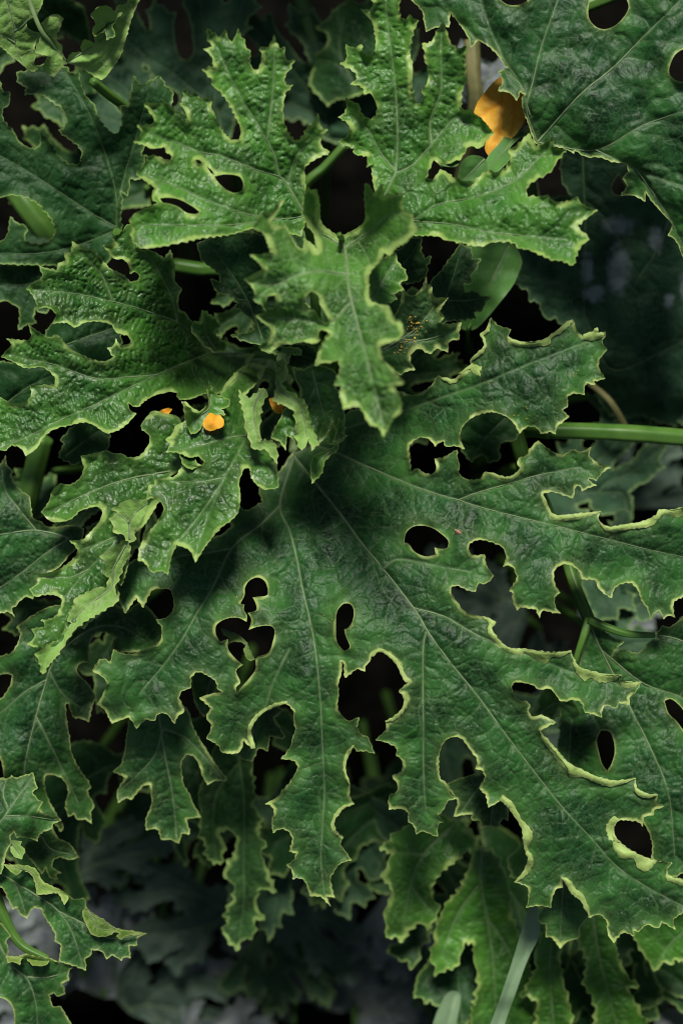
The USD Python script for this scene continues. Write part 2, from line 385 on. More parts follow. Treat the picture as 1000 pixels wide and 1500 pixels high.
        alive = np.ones(len(pos), bool); trail, trw = [], []
        for k in range(70):
            trail.append(pos[alive].copy()); trw.append(np.full(alive.sum(), max(0.25, 1 - k / 45)))
            wob = (vnoise(pos[:, 0] / 14, pos[:, 1] / 14, seed) - 0.5) * 0.28 - sgn * 0.012
            cs, sn = np.cos(wob), np.sin(wob)
            dr = np.stack([dr[:, 0] * cs - dr[:, 1] * sn, dr[:, 0] * sn + dr[:, 1] * cs], 1)
            pos = pos + dr * 2.0
            alive &= shapely.contains_xy(poly, pos[:, 0], pos[:, 1])
            if k > 5 and alive.any():
                dd, jj = vtree.query(pos)
                alive &= (allid[jj] == own) | (dd > 14)
            if not alive.any(): break
        trail = np.vstack(trail); trw = np.concatenate(trw)
        st = cKDTree(trail); sd, jj = st.query(p, distance_upper_bound=40)
        sw = np.where(np.isfinite(sd), trw[np.minimum(jj, len(trw) - 1)], 0); sd = np.where(np.isfinite(sd), sd, 40)
    else:
        sw = np.zeros(n)
    # --- relief in picture units (1 is about half a millimetre)
    h = np.zeros(n)
    far = smoothstep(0, 14, d_edge)
    if vc:
        rk = allrank[ii]
        h += 2.0 * roof * 60 * (1 - np.exp(-d / 60.0))
        h -= relief * (0.6 + 1.0 * rk) * np.exp(-(d / 3.6) ** 2) * 1.3
    blister = smoothstep(0, 9, sd) * smoothstep(0, 7, d)
    h += relief * 1.3 * blister * far
    h -= relief * 0.9 * sw * np.exp(-(sd / 2.2) ** 2) * far
    qx = s / (cell * 0.8) + vid * 911.0
    qy = t / (cell * (1.2 + 0.5 * min(ladder, 1.6))) + vid * 377.0
    warp = (fbm(p[:, 0] / 22, p[:, 1] / 22, seed + 3) - 0.5) * 1.2
    f1, f2, cid, tilt = worley(qx + warp, qy - warp, seed)
    crease = 1 - smoothstep(0.0, 0.15, f2 - f1)
    nearv = smoothstep(1, 8, d)
    h += relief * ladder * (2.4 * tilt + 0.8 * (cid - 0.5) - 1.8 * crease + 0.5 * smoothstep(0, 0.7, f2 - f1)) * far * nearv
    g1, g2, gid, gt = worley(p[:, 0] / (cell * 0.5) + warp * 1.5, p[:, 1] / (cell * 0.5) - warp * 1.5, seed + 77)
    h += relief * 0.45 * (0.55 * gt - 0.22 * (1 - smoothstep(0, 0.25, g2 - g1))) * far
    h += (fbm(p[:, 0] / 75, p[:, 1] / 75, seed + 11, 3) - 0.5) * 30 + (fbm(p[:, 0] / 32, p[:, 1] / 32, seed + 14, 2) - 0.5) * 10 * relief * far
    h += (fbm(p[:, 0] / 17, p[:, 1] / 17, seed + 12, 2) - 0.5) * 0.9 * relief * far
    # --- curled margin
    cn = fbm(p[:, 0] / 26, p[:, 1] / 26, seed + 21, 2)
    h += curl * (0.25 + 1.5 * smoothstep(0.3, 0.75, cn)) * np.exp(-d_edge / 4.5)
    h += curl * 2.2 * (vnoise(p[:, 0] / 19, p[:, 1] / 19, seed + 23) - 0.5) * np.exp(-d_edge / 13.0)
    # --- large form
    if on is not None:                                  # a rolled margin: rises from the blade's edge and arches back over it
        tr, ee = on
        dd, jj = tr.query(p, k=16)
        e = ee[jj].mean(1) + PX * (0.9 + 2.6 * np.sqrt(np.clip(d_edge / 7.0, 0, 1))) + 0.35 * h * PX
    else:
        cp = np.array([[float(x) for x in q.split(',')] for q in ctrl.split()]) if isinstance(ctrl, str) else np.asarray(ctrl, float)
        if len(cp) < 3:
            ctr = cp[:, :2].mean(0)
            cp = np.vstack([cp, [[ctr[0] + 60, ctr[1] + 40, cp[:, 2].mean() - 0.6], [ctr[0] - 60, ctr[1] + 40, cp[:, 2].mean() - 0.4], [ctr[0], ctr[1] - 70, cp[:, 2].mean()]]])
        rb = RBFInterpolator(cp[:, :2] / 100, cp[:, 2] / 100, kernel='thin_plate_spline', smoothing=0.02, degree=1)
        lo, hi = cp[:, 2].min() / 100 - 0.015, cp[:, 2].max() / 100 + 0.015
        e = np.clip(rb(p / 100), lo, hi) + h * PX
    # --- masks
    wr = rim * 0.62 * (0.12 + 1.5 * smoothstep(0.28, 0.8, fbm(p[:, 0] / 20, p[:, 1] / 20, seed + 31, 2)))
    edge = np.clip(1.0 - (d_edge - 0.6 * wr) / (0.5 * wr + 0.4), 0, 1)
    edge = np.maximum(edge * 0.95, 0.12 * np.exp(-d_edge / (rim * 2.2)))
    vm = np.clip(0.6 * sw * np.exp(-(sd / 1.1) ** 2) + 0.62 * (1 - smoothstep(0, 0.075, f2 - f1)) * min(ladder, 1) * vnoise(p[:, 0] / 30, p[:, 1] / 30, seed + 41) + 0.26 * (1 - smoothstep(0, 0.09, g2 - g1)) * vnoise(p[:, 0] / 40, p[:, 1] / 40, seed + 43), 0, 0.8)
    if vc: vm = np.maximum(vm, 0.75 * np.exp(-(d / (1.2 + 1.3 * rk)) ** 2))
    sv = np.zeros(n)
    if silver:
        for q in silver.split('/'):
            cx, cy, rx, ry = map(float, q.split('+'))
            sv = np.maximum(sv, 1 - smoothstep(0.45, 1.25, np.hypot((p[:, 0] - cx) / rx, (p[:, 1] - cy) / ry) + (vnoise(p[:, 0] / 7, p[:, 1] / 7, seed) - 0.5) * 0.5))
    mask = np.stack([edge, vm, sv * 0.6], 1)
    tn = np.clip((fbm(p[:, 0] / 40, p[:, 1] / 40, seed + 51, 4) - 0.42) * 4.2, 0, 1) * 0.55
    tone = np.clip(tn * (0.45 + 0.75 * np.exp(-d_edge / 45.0)) + 0.25 * np.exp(-d_edge / 26.0), 0, 1)
    # --- solid sheet: front, back, rim
    top = to_world(p, e)
    back = to_world(p, e - thick)
    front_f = tri[:, ::-1]                              # picture y runs down, so this faces the viewer's side
    nf = vnormals(top, front_f)
    if (nf @ -FWD).mean() < 0: front_f = tri; nf = -nf
    nb = -nf
    ed = np.vstack([front_f[:, [0, 1]], front_f[:, [1, 2]], front_f[:, [2, 0]]])
    key = np.sort(ed, 1); key = key[:, 0].astype(np.int64) * n + key[:, 1]
    _, inv, cnt = np.unique(key, return_inverse=True, return_counts=True)
    be = ed[cnt[inv] == 1]
    side_f = np.vstack([np.c_[be[:, 1], be[:, 0], be[:, 0] + n], np.c_[be[:, 1], be[:, 0] + n, be[:, 1] + n]])
    v = np.vstack([top, back]); f = np.vstack([front_f, front_f[:, ::-1] + n, side_f])
    path = path_of(parent, name)
    m = put(path, v, f, MAT[mat] if isinstance(mat, str) else mat, np.vstack([mask, mask]), np.vstack([nf, nb]), np.concatenate([tone, tone]))
    if label: tag(m.GetPrim(), label=label)
    # --- main veins stand a little proud of the blade
    if vc and vein_geo:
        pt = cKDTree(p)
        for i, cv in enumerate(vc):
            if i > 8: break
            cv = cv[::3]
            ins = shapely.contains_xy(poly, cv[:, 0], cv[:, 1])
            if ins.sum() < 5: continue
            a = np.argmax(ins); b = len(ins) - np.argmax(ins[::-1])
            seg = cv[a:b]
            bad = ~shapely.contains_xy(poly, seg[:, 0], seg[:, 1])
            if bad.any(): seg = seg[:max(np.argmax(bad), 1)]
            if len(seg) < 5: continue
            dd, jj = pt.query(seg, k=6)
            w = 1 / (dd + 0.3); ee = (e[jj] * w).sum(1) / w.sum(1)
            k = len(ee)
            ee = np.convolve(np.pad(ee, 2, mode='edge'), np.ones(5) / 5, 'valid')
            r = np.linspace(1.75 if i == 0 else 1.15, 0.35, k) * PX * (1.15 if mat in ('mature', 'tender', 'under') else 0.9)
            tube(path_of(path, 'vein'), to_world(seg, ee - r * 0.25), r, VEIN_SHADED if (veinmat == 'dark' or mat in ('dark', 'dim')) else VEIN, sides=6)
    return path, p, e

# ------------------------------------------------------------------ traced leaves
DATA = '''
leaf|squash_plant|mature|561,619 577,578 583,573 599,578 610,578 622,572 633,563 641,550 652,554 664,557 676,549 684,543 691,540 689,526 703,515 710,506 703,488 711,483 719,466 730,477 748,482 743,494 758,502 778,501 798,497 809,488 822,482 828,472 839,468 844,482 855,493 868,486 874,480 876,490 887,486 882,502 888,512 879,523 876,533 881,547 886,554 870,558 871,564 858,560 855,570 856,578 841,576 831,581 831,595 823,600 833,611 822,619 814,627 814,636 804,632 793,635 786,626 774,624 766,629 760,634 754,622 743,611 730,605 718,603 698,608 682,619 674,632 675,646 680,657 666,653 654,654 649,646 641,650 637,654 631,645 618,640 606,645 599,654 600,674 602,693 610,686 622,693 633,694 639,685 636,672 649,670 660,664 669,659 670,675 673,679 671,690 676,698 689,703 703,701 711,691 721,696 740,702 754,699 766,685 759,672 772,666 775,659 788,645 798,654 810,662 826,666 836,659 852,661 865,656 863,667 874,677 894,684 881,693 873,704 863,699 862,704 873,711 862,714 852,720 849,712 842,712 839,730 826,725 810,720 798,722 794,723 798,735 805,747 810,758 817,762 829,760 844,759 856,754 880,749 876,756 880,768 892,777 907,774 922,772 940,769 952,766 961,756 966,747 979,748 991,746 1000,744 1018,741 1036,768 1045,810 1036,840 1018,858 1000,874 988,880 985,891 988,904 978,902 972,907 967,895 960,896 952,906 948,892 940,880 934,865 925,854 913,854 904,858 898,865 896,876 883,868 877,862 870,849 853,848 847,836 838,829 828,826 817,830 811,837 812,855 820,868 812,876 814,890 821,899 805,896 794,895 790,905 784,892 775,892 764,889 757,894 751,880 750,868 745,865 752,856 757,846 752,832 745,828 736,830 740,822 741,813 736,802 724,795 709,791 700,791 690,794 686,802 690,812 700,814 709,812 712,828 723,844 712,854 700,855 696,867 685,864 670,858 661,860 660,867 670,884 682,897 700,902 712,904 726,912 718,922 722,932 730,943 745,952 760,955 770,952 784,955 802,956 820,955 836,954 840,966 847,978 862,984 880,988 895,990 910,990 908,997 922,1000 939,999 930,1014 922,1021 922,1032 907,1030 901,1038 888,1033 882,1039 880,1051 868,1046 856,1042 852,1030 841,1025 822,1027 814,1018 805,1009 790,1010 781,1004 766,1000 752,1000 749,1006 751,1016 760,1027 770,1028 776,1033 774,1042 780,1050 793,1048 814,1058 804,1063 792,1070 799,1084 805,1094 817,1108 829,1123 835,1135 856,1136 871,1142 889,1147 841,1136 860,1138 878,1146 902,1146 930,1141 932,1155 948,1164 963,1166 960,1174 972,1182 958,1187 956,1194 944,1196 941,1211 935,1204 921,1202 907,1202 899,1211 902,1227 916,1241 935,1252 954,1259 967,1261 984,1265 977,1274 979,1283 990,1286 1000,1290 1021,1304 1018,1325 1000,1337 986,1348 988,1362 979,1356 970,1351 963,1360 948,1355 940,1360 935,1365 928,1364 928,1371 912,1367 898,1382 890,1367 888,1350 879,1340 862,1344 858,1325 853,1314 841,1304 834,1294 822,1285 824,1300 813,1304 808,1318 806,1330 790,1327 771,1330 774,1314 772,1300 753,1292 769,1280 780,1262 771,1244 776,1227 771,1213 758,1199 750,1185 750,1178 736,1166 732,1173 715,1183 711,1164 702,1155 710,1140 706,1129 696,1127 699,1113 688,1098 676,1082 676,1082 662,1080 650,1087 643,1105 642,1117 642,1119 644,1140 654,1148 660,1164 670,1170 655,1174 650,1185 641,1194 649,1203 641,1209 641,1226 628,1221 617,1218 610,1223 606,1210 598,1202 598,1191 587,1185 570,1186 570,1166 581,1161 582,1150 574,1137 587,1131 590,1120 586,1110 580,1107 581,1096 569,1089 550,1084 565,1069 565,1057 577,1056 592,1042 597,1027 592,1015 584,1012 600,998 592,988 589,976 580,964 565,954 553,950 544,960 541,970 536,973 534,984 523,980 514,986 505,993 504,979 504,971 500,969 500,985 495,1003 496,1018 494,1036 499,1046 510,1056 526,1051 523,1066 529,1076 538,1080 548,1104 535,1100 524,1100 517,1094 510,1100 505,1117 504,1130 510,1098 504,1113 503,1128 508,1144 512,1150 512,1166 518,1178 506,1182 497,1191 490,1203 491,1216 503,1227 498,1236 506,1248 514,1260 497,1266 490,1275 484,1287 486,1302 490,1315 478,1314 484,1328 470,1314 455,1312 451,1304 446,1290 434,1286 430,1288 426,1272 419,1268 431,1260 434,1250 424,1248 427,1236 428,1227 420,1216 408,1215 400,1220 398,1203 402,1190 396,1180 388,1178 407,1167 414,1158 425,1146 432,1134 436,1124 430,1114 412,1112 419,1104 426,1092 428,1082 433,1069 430,1057 430,1042 422,1033 412,1030 400,1036 420,1031 402,1036 384,1044 370,1058 364,1070 369,1085 372,1092 368,1095 356,1085 350,1102 325,1102 320,1092 302,1082 310,1065 302,1050 310,1038 292,1022 320,1015 344,1021 340,1021 327,1014 320,1010 316,998 303,989 290,984 280,992 279,1007 267,1012 262,1022 266,1031 270,1042 261,1049 255,1060 244,1046 231,1046 226,1056 213,1054 200,1068 190,1052 177,1055 164,1060 153,1040 142,1032 152,1014 156,998 135,982 148,966 162,970 166,952 180,958 195,958 210,952 228,946 236,936 236,917 228,908 243,905 254,893 254,878 249,864 237,862 224,864 216,875 210,890 199,875 184,898 174,881 160,860 180,830 250,800 320,785 340,770 330,760 352,742 360,748 385,735 380,715 410,690 430,662 470,640 520,600|592,795 594,782 604,772 619,770 634,774 646,782 656,792 655,802 648,804 636,802 638,812 626,815 616,813 606,807 598,796;505,884 514,886 518,895 516,910 510,919 504,922 506,931 512,948 504,954 499,949 493,938 492,922 493,898 498,889;347,1017 346,1007 352,1000 346,983 356,974 344,964 334,950 334,936 322,940 316,928 317,916 330,907 348,905 361,911 362,902 357,893 358,886 352,884 358,872 359,860 366,850 378,846 388,852 392,864 391,872 378,874 370,875 375,886 375,894 363,898 368,908 364,923 378,918 396,917 402,923 400,938 393,956 375,964 374,980 363,996 352,1008|430,668 499,754 529,795 559,831 607,893 628,928 661,973 700,1021 743,1080 783,1132 825,1185 867,1230 902,1269 947,1300 1000,1328;430,666 460,655 487,661 532,681 583,703 631,721 670,732 700,742 754,756 820,772 886,789 949,805 1000,816 1036,826;430,664 500,630 580,605 641,584 702,563 740,547 772,534 820,515 862,499;430,670 410,739 424,777 434,816 443,862 460,940 469,1027 472,1090 475,1150 473,1200 470,1260 476,1316;411,740 380,770 340,803 312,860 288,899 267,936 240,974 205,1015;338,804 297,811 264,815 235,830;624,926 620,945 619,1000 620,1060 620,1125 622,1170 624,1190;607,891 652,904 700,931 770,958 838,985 900,1000;673,732 698,722 740,710 788,696 850,684;563,831 580,820 610,822 640,829 690,838;424,950 400,1000 380,1060 352,1095|430,665,-8 520,620,-6 500,760,-3.6 430,790,-3.6 600,800,-.6 700,560,.8 880,500,1.6 850,765,1.1 1000,800,.6 1000,890,-.3 800,1150,.6 1000,1340,-.4 860,1330,-1 470,1000,.1 478,1315,-2.6 390,1190,-1.6 620,1210,-1.4 150,1000,-1.2 260,1010,-.6 350,1090,-1.8 300,850,-1.6 180,830,-2.4 920,1000,.2 960,1190,-.3 850,690,.6|roof=.10,cell=17,ladder=.8,sec=34,rim=4.6,curl=5,fine=1.9|
rolled_edge|squash_plant|margin|706,903 716,906 726,912 720,921 725,930 733,940 746,949 770,951 804,956 836,954 820,963 808,962 800,971 781,963 770,956 760,959 742,954 730,945 721,936 714,922 716,912||||roof=0,cell=12,ladder=0,sec=0,rim=3,curl=1|on
rolled_edge|squash_plant|margin|839,964 847,976 862,982 882,987 910,989 898,997 880,999 864,993 856,997 846,987 841,976||||roof=0,cell=12,ladder=0,sec=0,rim=3,curl=1|on
rolled_edge|squash_plant|margin|907,992 912,998 924,1000 939,999 928,1006 916,1008 908,1002||||roof=0,cell=12,ladder=0,sec=0,rim=3,curl=1|on
rolled_edge|squash_plant|margin|790,1070 798,1080 805,1087 816,1100 832,1117 856,1130 880,1140 904,1144 931,1140 910,1149 892,1152 877,1148 856,1139 836,1138 829,1128 818,1118 808,1102 796,1087||||roof=0,cell=12,ladder=0,sec=0,rim=3,curl=1|on
rolled_edge|squash_plant|margin|930,1142 932,1154 948,1163 963,1165 951,1169 939,1168 930,1159||||roof=0,cell=12,ladder=0,sec=0,rim=3,curl=1|on
rolled_edge|squash_plant|margin|907,1201 899,1210 901,1227 915,1242 935,1252 954,1260 983,1265 962,1262 954,1271 948,1276 934,1272 928,1258 909,1257 895,1238 887,1221 891,1204 899,1197||||roof=0,cell=12,ladder=0,sec=0,rim=3,curl=1|on
rolled_edge|squash_plant|margin|976,1276 979,1283 990,1287 1000,1290 1000,1298 988,1293 976,1289||||roof=0,cell=12,ladder=0,sec=0,rim=3,curl=1|on
rolled_edge|squash_plant|margin|732,1172 736,1166 750,1176 762,1199 776,1215 779,1227 771,1242 780,1258 778,1271 766,1286 754,1292 767,1276 773,1258 768,1244 766,1230 764,1213 755,1199 743,1182||||roof=0,cell=12,ladder=0,sec=0,rim=3,curl=1|on
rolled_edge|squash_plant|margin|822,1285 833,1289 842,1302 855,1314 859,1325 862,1342 856,1330 850,1320 837,1309 830,1298||||roof=0,cell=12,ladder=0,sec=0,rim=3,curl=1|on
rolled_edge|squash_plant|margin|804,746 811,754 829,754 850,752 880,749 868,754 856,757 844,761 826,762 812,762 806,756 798,736 794,723 799,732||||roof=0,cell=12,ladder=0,sec=0,rim=3,curl=1|on
rolled_edge|squash_plant|margin|876,762 881,767 892,772 916,768 940,764 960,755 966,747 982,747 1000,743 1000,754 990,757 972,752 964,760 954,770 928,774 895,778 884,774||||roof=0,cell=12,ladder=0,sec=0,rim=3,curl=1|on
rolled_edge|squash_plant|margin|743,493 758,499 778,501 798,496 815,484 830,471 839,468 831,479 817,489 808,494 804,504 791,506 759,507 744,501||||roof=0,cell=12,ladder=0,sec=0,rim=3,curl=1|on
rolled_edge|squash_plant|margin|855,490 868,485 875,479 876,488 886,486 881,494 865,498 854,497||||roof=0,cell=12,ladder=0,sec=0,rim=3,curl=1|on
rolled_edge|squash_plant|margin|718,466 716,485 708,490 712,506 706,517 692,527 689,526 702,514 709,506 703,488 711,483||||roof=0,cell=12,ladder=0,sec=0,rim=3,curl=1|on
rolled_edge|squash_plant|margin|676,549 684,542 691,539 693,546 703,551 705,536 695,533 686,536 673,547||||roof=0,cell=12,ladder=0,sec=0,rim=3,curl=1|on
rolled_edge|squash_plant|margin|646,554 663,561 676,550 673,549 664,556 652,553||||roof=0,cell=12,ladder=0,sec=0,rim=3,curl=1|on
rolled_edge|squash_plant|margin|420,1030 402,1035 386,1044 374,1056 368,1070 371,1085 374,1096 368,1096 363,1076 364,1064 371,1052 383,1042 400,1032 420,1027||||roof=0,cell=12,ladder=0,sec=0,rim=3,curl=1|on
rolled_edge|squash_plant|margin|543,960 553,951 565,954 580,965 588,976 592,989 599,998 594,1000 587,988 583,978 576,968 564,958 554,955 546,962||||roof=0,cell=12,ladder=0,sec=0,rim=3,curl=1|on
rolled_edge|squash_plant|margin|584,1013 592,1016 597,1027 591,1041 577,1055 564,1057 574,1052 588,1039 592,1027 589,1018||||roof=0,cell=12,ladder=0,sec=0,rim=3,curl=1|on
rolled_edge|squash_plant|margin|518,1092 508,1101 503,1114 502,1128 507,1144 513,1150 509,1140 506,1126 508,1113 514,1100||||roof=0,cell=12,ladder=0,sec=0,rim=3,curl=1|on
rolled_edge|squash_plant|margin|516,1179 506,1183 496,1192 489,1204 490,1217 502,1227 500,1230 494,1223 486,1216 485,1203 493,1189 504,1180||||roof=0,cell=12,ladder=0,sec=0,rim=3,curl=1|on
rolled_edge|squash_plant|margin|711,691 721,696 740,702 754,700 765,686 759,673 757,678 761,686 753,695 740,699 722,693||||roof=0,cell=12,ladder=0,sec=0,rim=3,curl=1|on
leaf|squash_plant|young|449,298 447,270 446,250 448,241 458,235 470,228 483,222 472,215 469,206 471,198 480,190 471,186 465,166 457,182 449,188 444,199 434,206 425,199 418,186 414,170 415,151 418,135 429,124 420,126 416,116 422,102 431,89 419,86 416,70 409,70 401,53 393,68 382,68 383,84 379,100 372,103 365,90 366,74 359,68 358,57 353,54 349,41 343,57 337,62 329,44 321,54 304,41 304,54 311,68 298,71 310,82 313,97 296,101 311,116 313,126 324,135 337,153 346,172 353,190 350,204 337,204 326,193 318,177 310,161 308,140 295,144 286,135 279,140 269,129 268,148 263,151 271,161 279,177 273,181 262,170 249,158 238,146 230,150 211,151 222,167 228,178 217,183 202,183 207,196 197,207 212,212 220,216 239,214 246,223 252,228 249,234 238,232 222,227 210,241 199,255 214,265 226,274 223,286 231,298 202,310 190,322 194,335 192,345 205,362 225,362 260,355 300,347 340,342 372,334 400,335 440,345 448,320|314,258 330,255 350,258 356,268 354,278 343,282 330,276 319,266;303,243 310,249 314,255 309,253;234,290 247,289 263,292 282,302 292,310 287,313 273,311 262,303 249,298 238,296;286,233 292,234 296,238 290,239|446,313 418,266 409,257 401,225 382,190 359,154 346,129 330,97 318,68;409,258 372,247 324,228 292,222 260,209 215,194;444,316 418,320 372,316 308,295 260,273 209,256;422,266 434,228 455,209 468,199;417,320 340,329 276,329 202,329;391,206 398,148 401,100 401,62|444,310,2.20 400,260,3.00 340,150,4.20 310,60,4.60 400,60,4.40 210,180,4.80 205,260,5.40 200,350,6.20 320,330,5.20 470,220,3.40 280,290,4.80|roof=.08,cell=10,ladder=1.3,sec=24,rim=8,curl=5,teeth=2.2|
leaf|squash_plant|young|549,279 544,240 537,244 538,237 537,228 520,225 519,214 508,213 495,207 508,198 512,186 506,177 496,171 507,162 506,141 512,148 525,153 528,165 542,174 552,165 550,147 542,136 534,136 531,126 513,123 524,114 519,104 498,93 508,86 506,64 516,70 528,66 532,78 542,81 550,70 549,48 544,30 528,12 540,14 547,6 544,-6 549,-18 570,-21 585,-12 584,3 586,24 592,30 600,21 606,27 612,30 604,48 600,78 604,99 603,126 609,150 615,152 621,141 618,130 626,122 626,96 621,84 622,74 618,64 630,62 639,48 648,32 654,45 660,63 672,70 684,66 680,84 682,120 676,132 675,160 687,162 702,171 711,180 722,194 711,207 702,216 687,213 675,230 660,237 646,242 636,232 627,249 624,260 633,264 640,255 648,249 666,261 692,265 714,250 727,252 740,246 748,230 745,219 759,211 774,195 785,214 801,208 810,200 810,216 828,219 817,233 807,249 785,262 772,273 770,288 788,288 801,286 810,294 826,296 846,288 852,299 874,308 849,326 846,332 863,350 852,358 844,371 839,388 820,380 810,380 788,371 769,363 759,363 753,355 737,353 718,355 698,360 679,355 666,353 638,345 612,344 596,342 585,330 563,305||561,290 579,254 580,246 582,195 579,126 573,78 567,30 564,-12;580,254 606,240 630,213 648,192 669,171 690,183 711,194;578,248 558,225 540,192 513,168;632,212 630,177 645,135 646,90 646,45;565,300 600,322 640,300 700,287 753,265 790,230 810,205;592,320 615,324 660,328 720,340 770,345 830,350|561,300,2.20 580,250,2.20 570,100,3.00 565,0,3.40 650,80,3.20 500,90,2.20 500,200,1.80 650,200,2.60 720,200,2.80 640,300,3.40 760,290,4.80 850,310,5.60 820,380,5.80 700,345,5.00 800,220,4.20 600,330,3.00|roof=.10,cell=11,ladder=1.2,sec=24,rim=9,curl=6,teeth=2.2|
leaf|squash_plant_001|mature|594,-12 618,15 621,30 624,46 639,39 657,39 659,18 672,33 687,57 690,69 700,58 717,68 730,82 742,99 730,104 736,120 729,132 747,136 757,147 762,132 760,132 768,138 780,140 792,146 795,124 780,132 765,142 766,160 772,176 780,200 786,210 800,212 824,216 840,224 842,219 856,228 880,230 896,236 916,240 920,250 912,260 918,272 908,286 928,286 944,294 946,282 956,296 970,312 984,328 978,344 990,352 998,372 1004,384 1060,360 1080,240 1080,80 1060,-48 960,-60 800,-60 680,-60 600,-52|734,0 744,6 760,6 772,0 768,-12 740,-12;864,0 862,24 872,38 886,42 904,34 920,12 916,-4 904,-16 876,-16;1004,71 990,78 982,92 980,106 988,116 1000,119 1016,112 1018,80|786,209 848,140 896,100 936,60 996,0 1036,-44;786,208 771,160 780,120 794,64 816,0 828,-48;776,168 760,120 732,76 708,12 700,-24;788,209 872,219 940,184 1000,162 1072,132;872,219 932,248 1000,272 1060,288;932,248 960,288 984,328 1000,360;762,124 720,80 680,40 640,8|786,208,-0.20 720,150,0.20 640,20,-0.20 850,80,2.00 950,20,2.40 1000,150,2.30 950,220,1.60 900,250,0.20 940,310,-0.70 1000,370,-1.20 1000,260,1.30 700,70,1.10 820,20,1.80|roof=.05,cell=19,ladder=.5,sec=44,rim=3,curl=3|
leaf|squash_plant|tender|498,345 481,336 470,324 468,298 464,277 456,278 450,273 445,292 444,310 450,330 458,340 462,352 464,366 458,358 445,349 444,362 438,364 428,349 422,337 417,325 410,331 404,330 397,324 403,316 416,292 408,295 397,310 382,312 376,324 370,334 384,340 392,355 397,370 382,373 366,373 379,384 385,394 358,409 368,418 373,430 372,440 382,445 390,457 374,462 385,472 396,481 390,499 379,508 394,515 412,505 427,503 445,500 458,503 468,499 466,488 472,482 481,487 468,509 465,520 461,535 474,531 480,531 496,527 498,542 489,564 500,564 498,579 504,599 513,596 526,596 533,605 542,622 554,625 561,640 568,627 576,612 587,603 585,583 576,566 592,561 576,542 561,527 557,509 559,505 574,500 590,490 586,470 577,466 568,448 556,446 542,439 540,418 541,400 553,385 562,370 571,374 580,362 595,354 601,346 613,336 606,328 604,313 598,312 590,304 590,282 578,286 571,283 562,286 560,268 547,283 540,271 535,268 534,286 535,304 532,326 511,340|456,426 466,433 468,445 472,451 481,469 476,474 468,466 460,454 452,450 446,444 449,433;392,434 402,432 404,442 400,450 393,452 390,444|498,345 504,362 508,385 511,424 523,472 532,508 538,529 557,605 562,631;508,402 469,397 436,403 400,418 370,415;504,362 484,349 466,337 456,310;505,362 526,349 547,334 568,316 592,310;511,445 481,472 430,466 388,466|497,346,2.5 510,430,7.0 540,530,10.50 565,600,11.70 580,470,9.50 380,370,9.00 400,320,8.00 450,280,6.50 540,280,6.50 590,310,8.90 600,340,9.50 440,480,7.00 385,470,7.70 390,500,7.00 470,400,8.10|roof=.13,cell=9,ladder=1.1,sec=22,rim=10,curl=6,fine=2.0|
leaf|squash_plant|glossy|374,518 310,516 320,508 308,500 320,480 296,454 290,472 280,470 272,458 262,452 262,432 266,424 256,412 256,392 250,366 240,378 224,368 208,366 200,360 196,332 186,328 176,342 168,346 168,358 151,359 160,370 166,378 182,380 190,392 190,400 199,398 205,405 200,411 190,412 180,402 160,392 148,378 140,368 124,362 106,354 104,368 94,370 96,382 86,386 84,396 58,390 62,404 52,412 40,422 50,436 56,452 70,450 82,460 76,474 96,472 110,479 124,472 144,470 164,476 170,486 188,492 192,502 176,506 170,496 166,506 158,510 166,522 158,528 140,528 120,520 98,506 84,490 72,494 42,476 46,490 42,498 10,496 18,504 2,522 20,530 36,538 64,538 80,552 80,564 66,564 44,564 46,578 38,588 16,590 0,582 -16,584 -20,648 0,658 8,660 16,652 30,656 38,668 54,656 64,640 80,628 104,622 124,618 140,624 156,634 172,630 184,622 200,606 190,600 188,590 200,596 216,584 236,576 258,574 262,584 280,584 300,576 320,576 344,556 366,528||370,517 310,516 286,492 260,472 216,456 184,446 132,434 96,428 50,424;260,472 253,440 240,412 224,384 200,352;310,516 280,528 240,544 176,574 140,592 100,610 40,640 0,656;230,549 188,552 140,554 80,534 40,526 12,518;164,438 152,408 140,392 120,370|375,518,-8 310,515,-6 260,475,-3.8 130,425,1 50,420,2 10,520,1 0,600,.6 100,590,.3 40,655,1.2 190,610,-.3 220,360,-.2 250,365,-1 170,520,.4 310,450,-4.6 350,575,-5|roof=.10,cell=9,ladder=1.6,sec=24,rim=7,curl=5,fine=2.0|
leaf|squash_plant|glossy|390,536 362,534 330,562 322,580 310,582 294,602 280,596 274,590 266,588 273,602 271,616 258,624 252,636 242,644 250,650 244,662 262,663 278,670 290,668 299,676 294,683 278,680 266,685 256,698 228,702 226,710 218,710 215,730 230,730 240,746 226,770 210,790 204,806 202,820 212,824 222,838 236,836 246,842 250,818 258,798 278,806 286,824 302,798 322,774 346,754 352,730 350,706 358,686 366,686 370,702 386,716 408,714 406,690 400,658 390,654 370,646 366,626 370,610 358,582 382,554||386,544 382,558 362,634 330,698 306,754 286,814;366,534 322,578 290,622;362,638 330,642 290,654 258,660;330,700 290,706 250,706;326,706 290,758 254,802 242,830|384,540,-6.5 360,600,-2.4 330,680,1.4 280,800,3.2 245,840,3.4 400,700,2 250,650,.8 245,640,0 330,580,-.8 240,700,1.6 405,650,1.4 345,700,2|roof=.08,cell=9,ladder=1.4,sec=22,rim=9,curl=6|
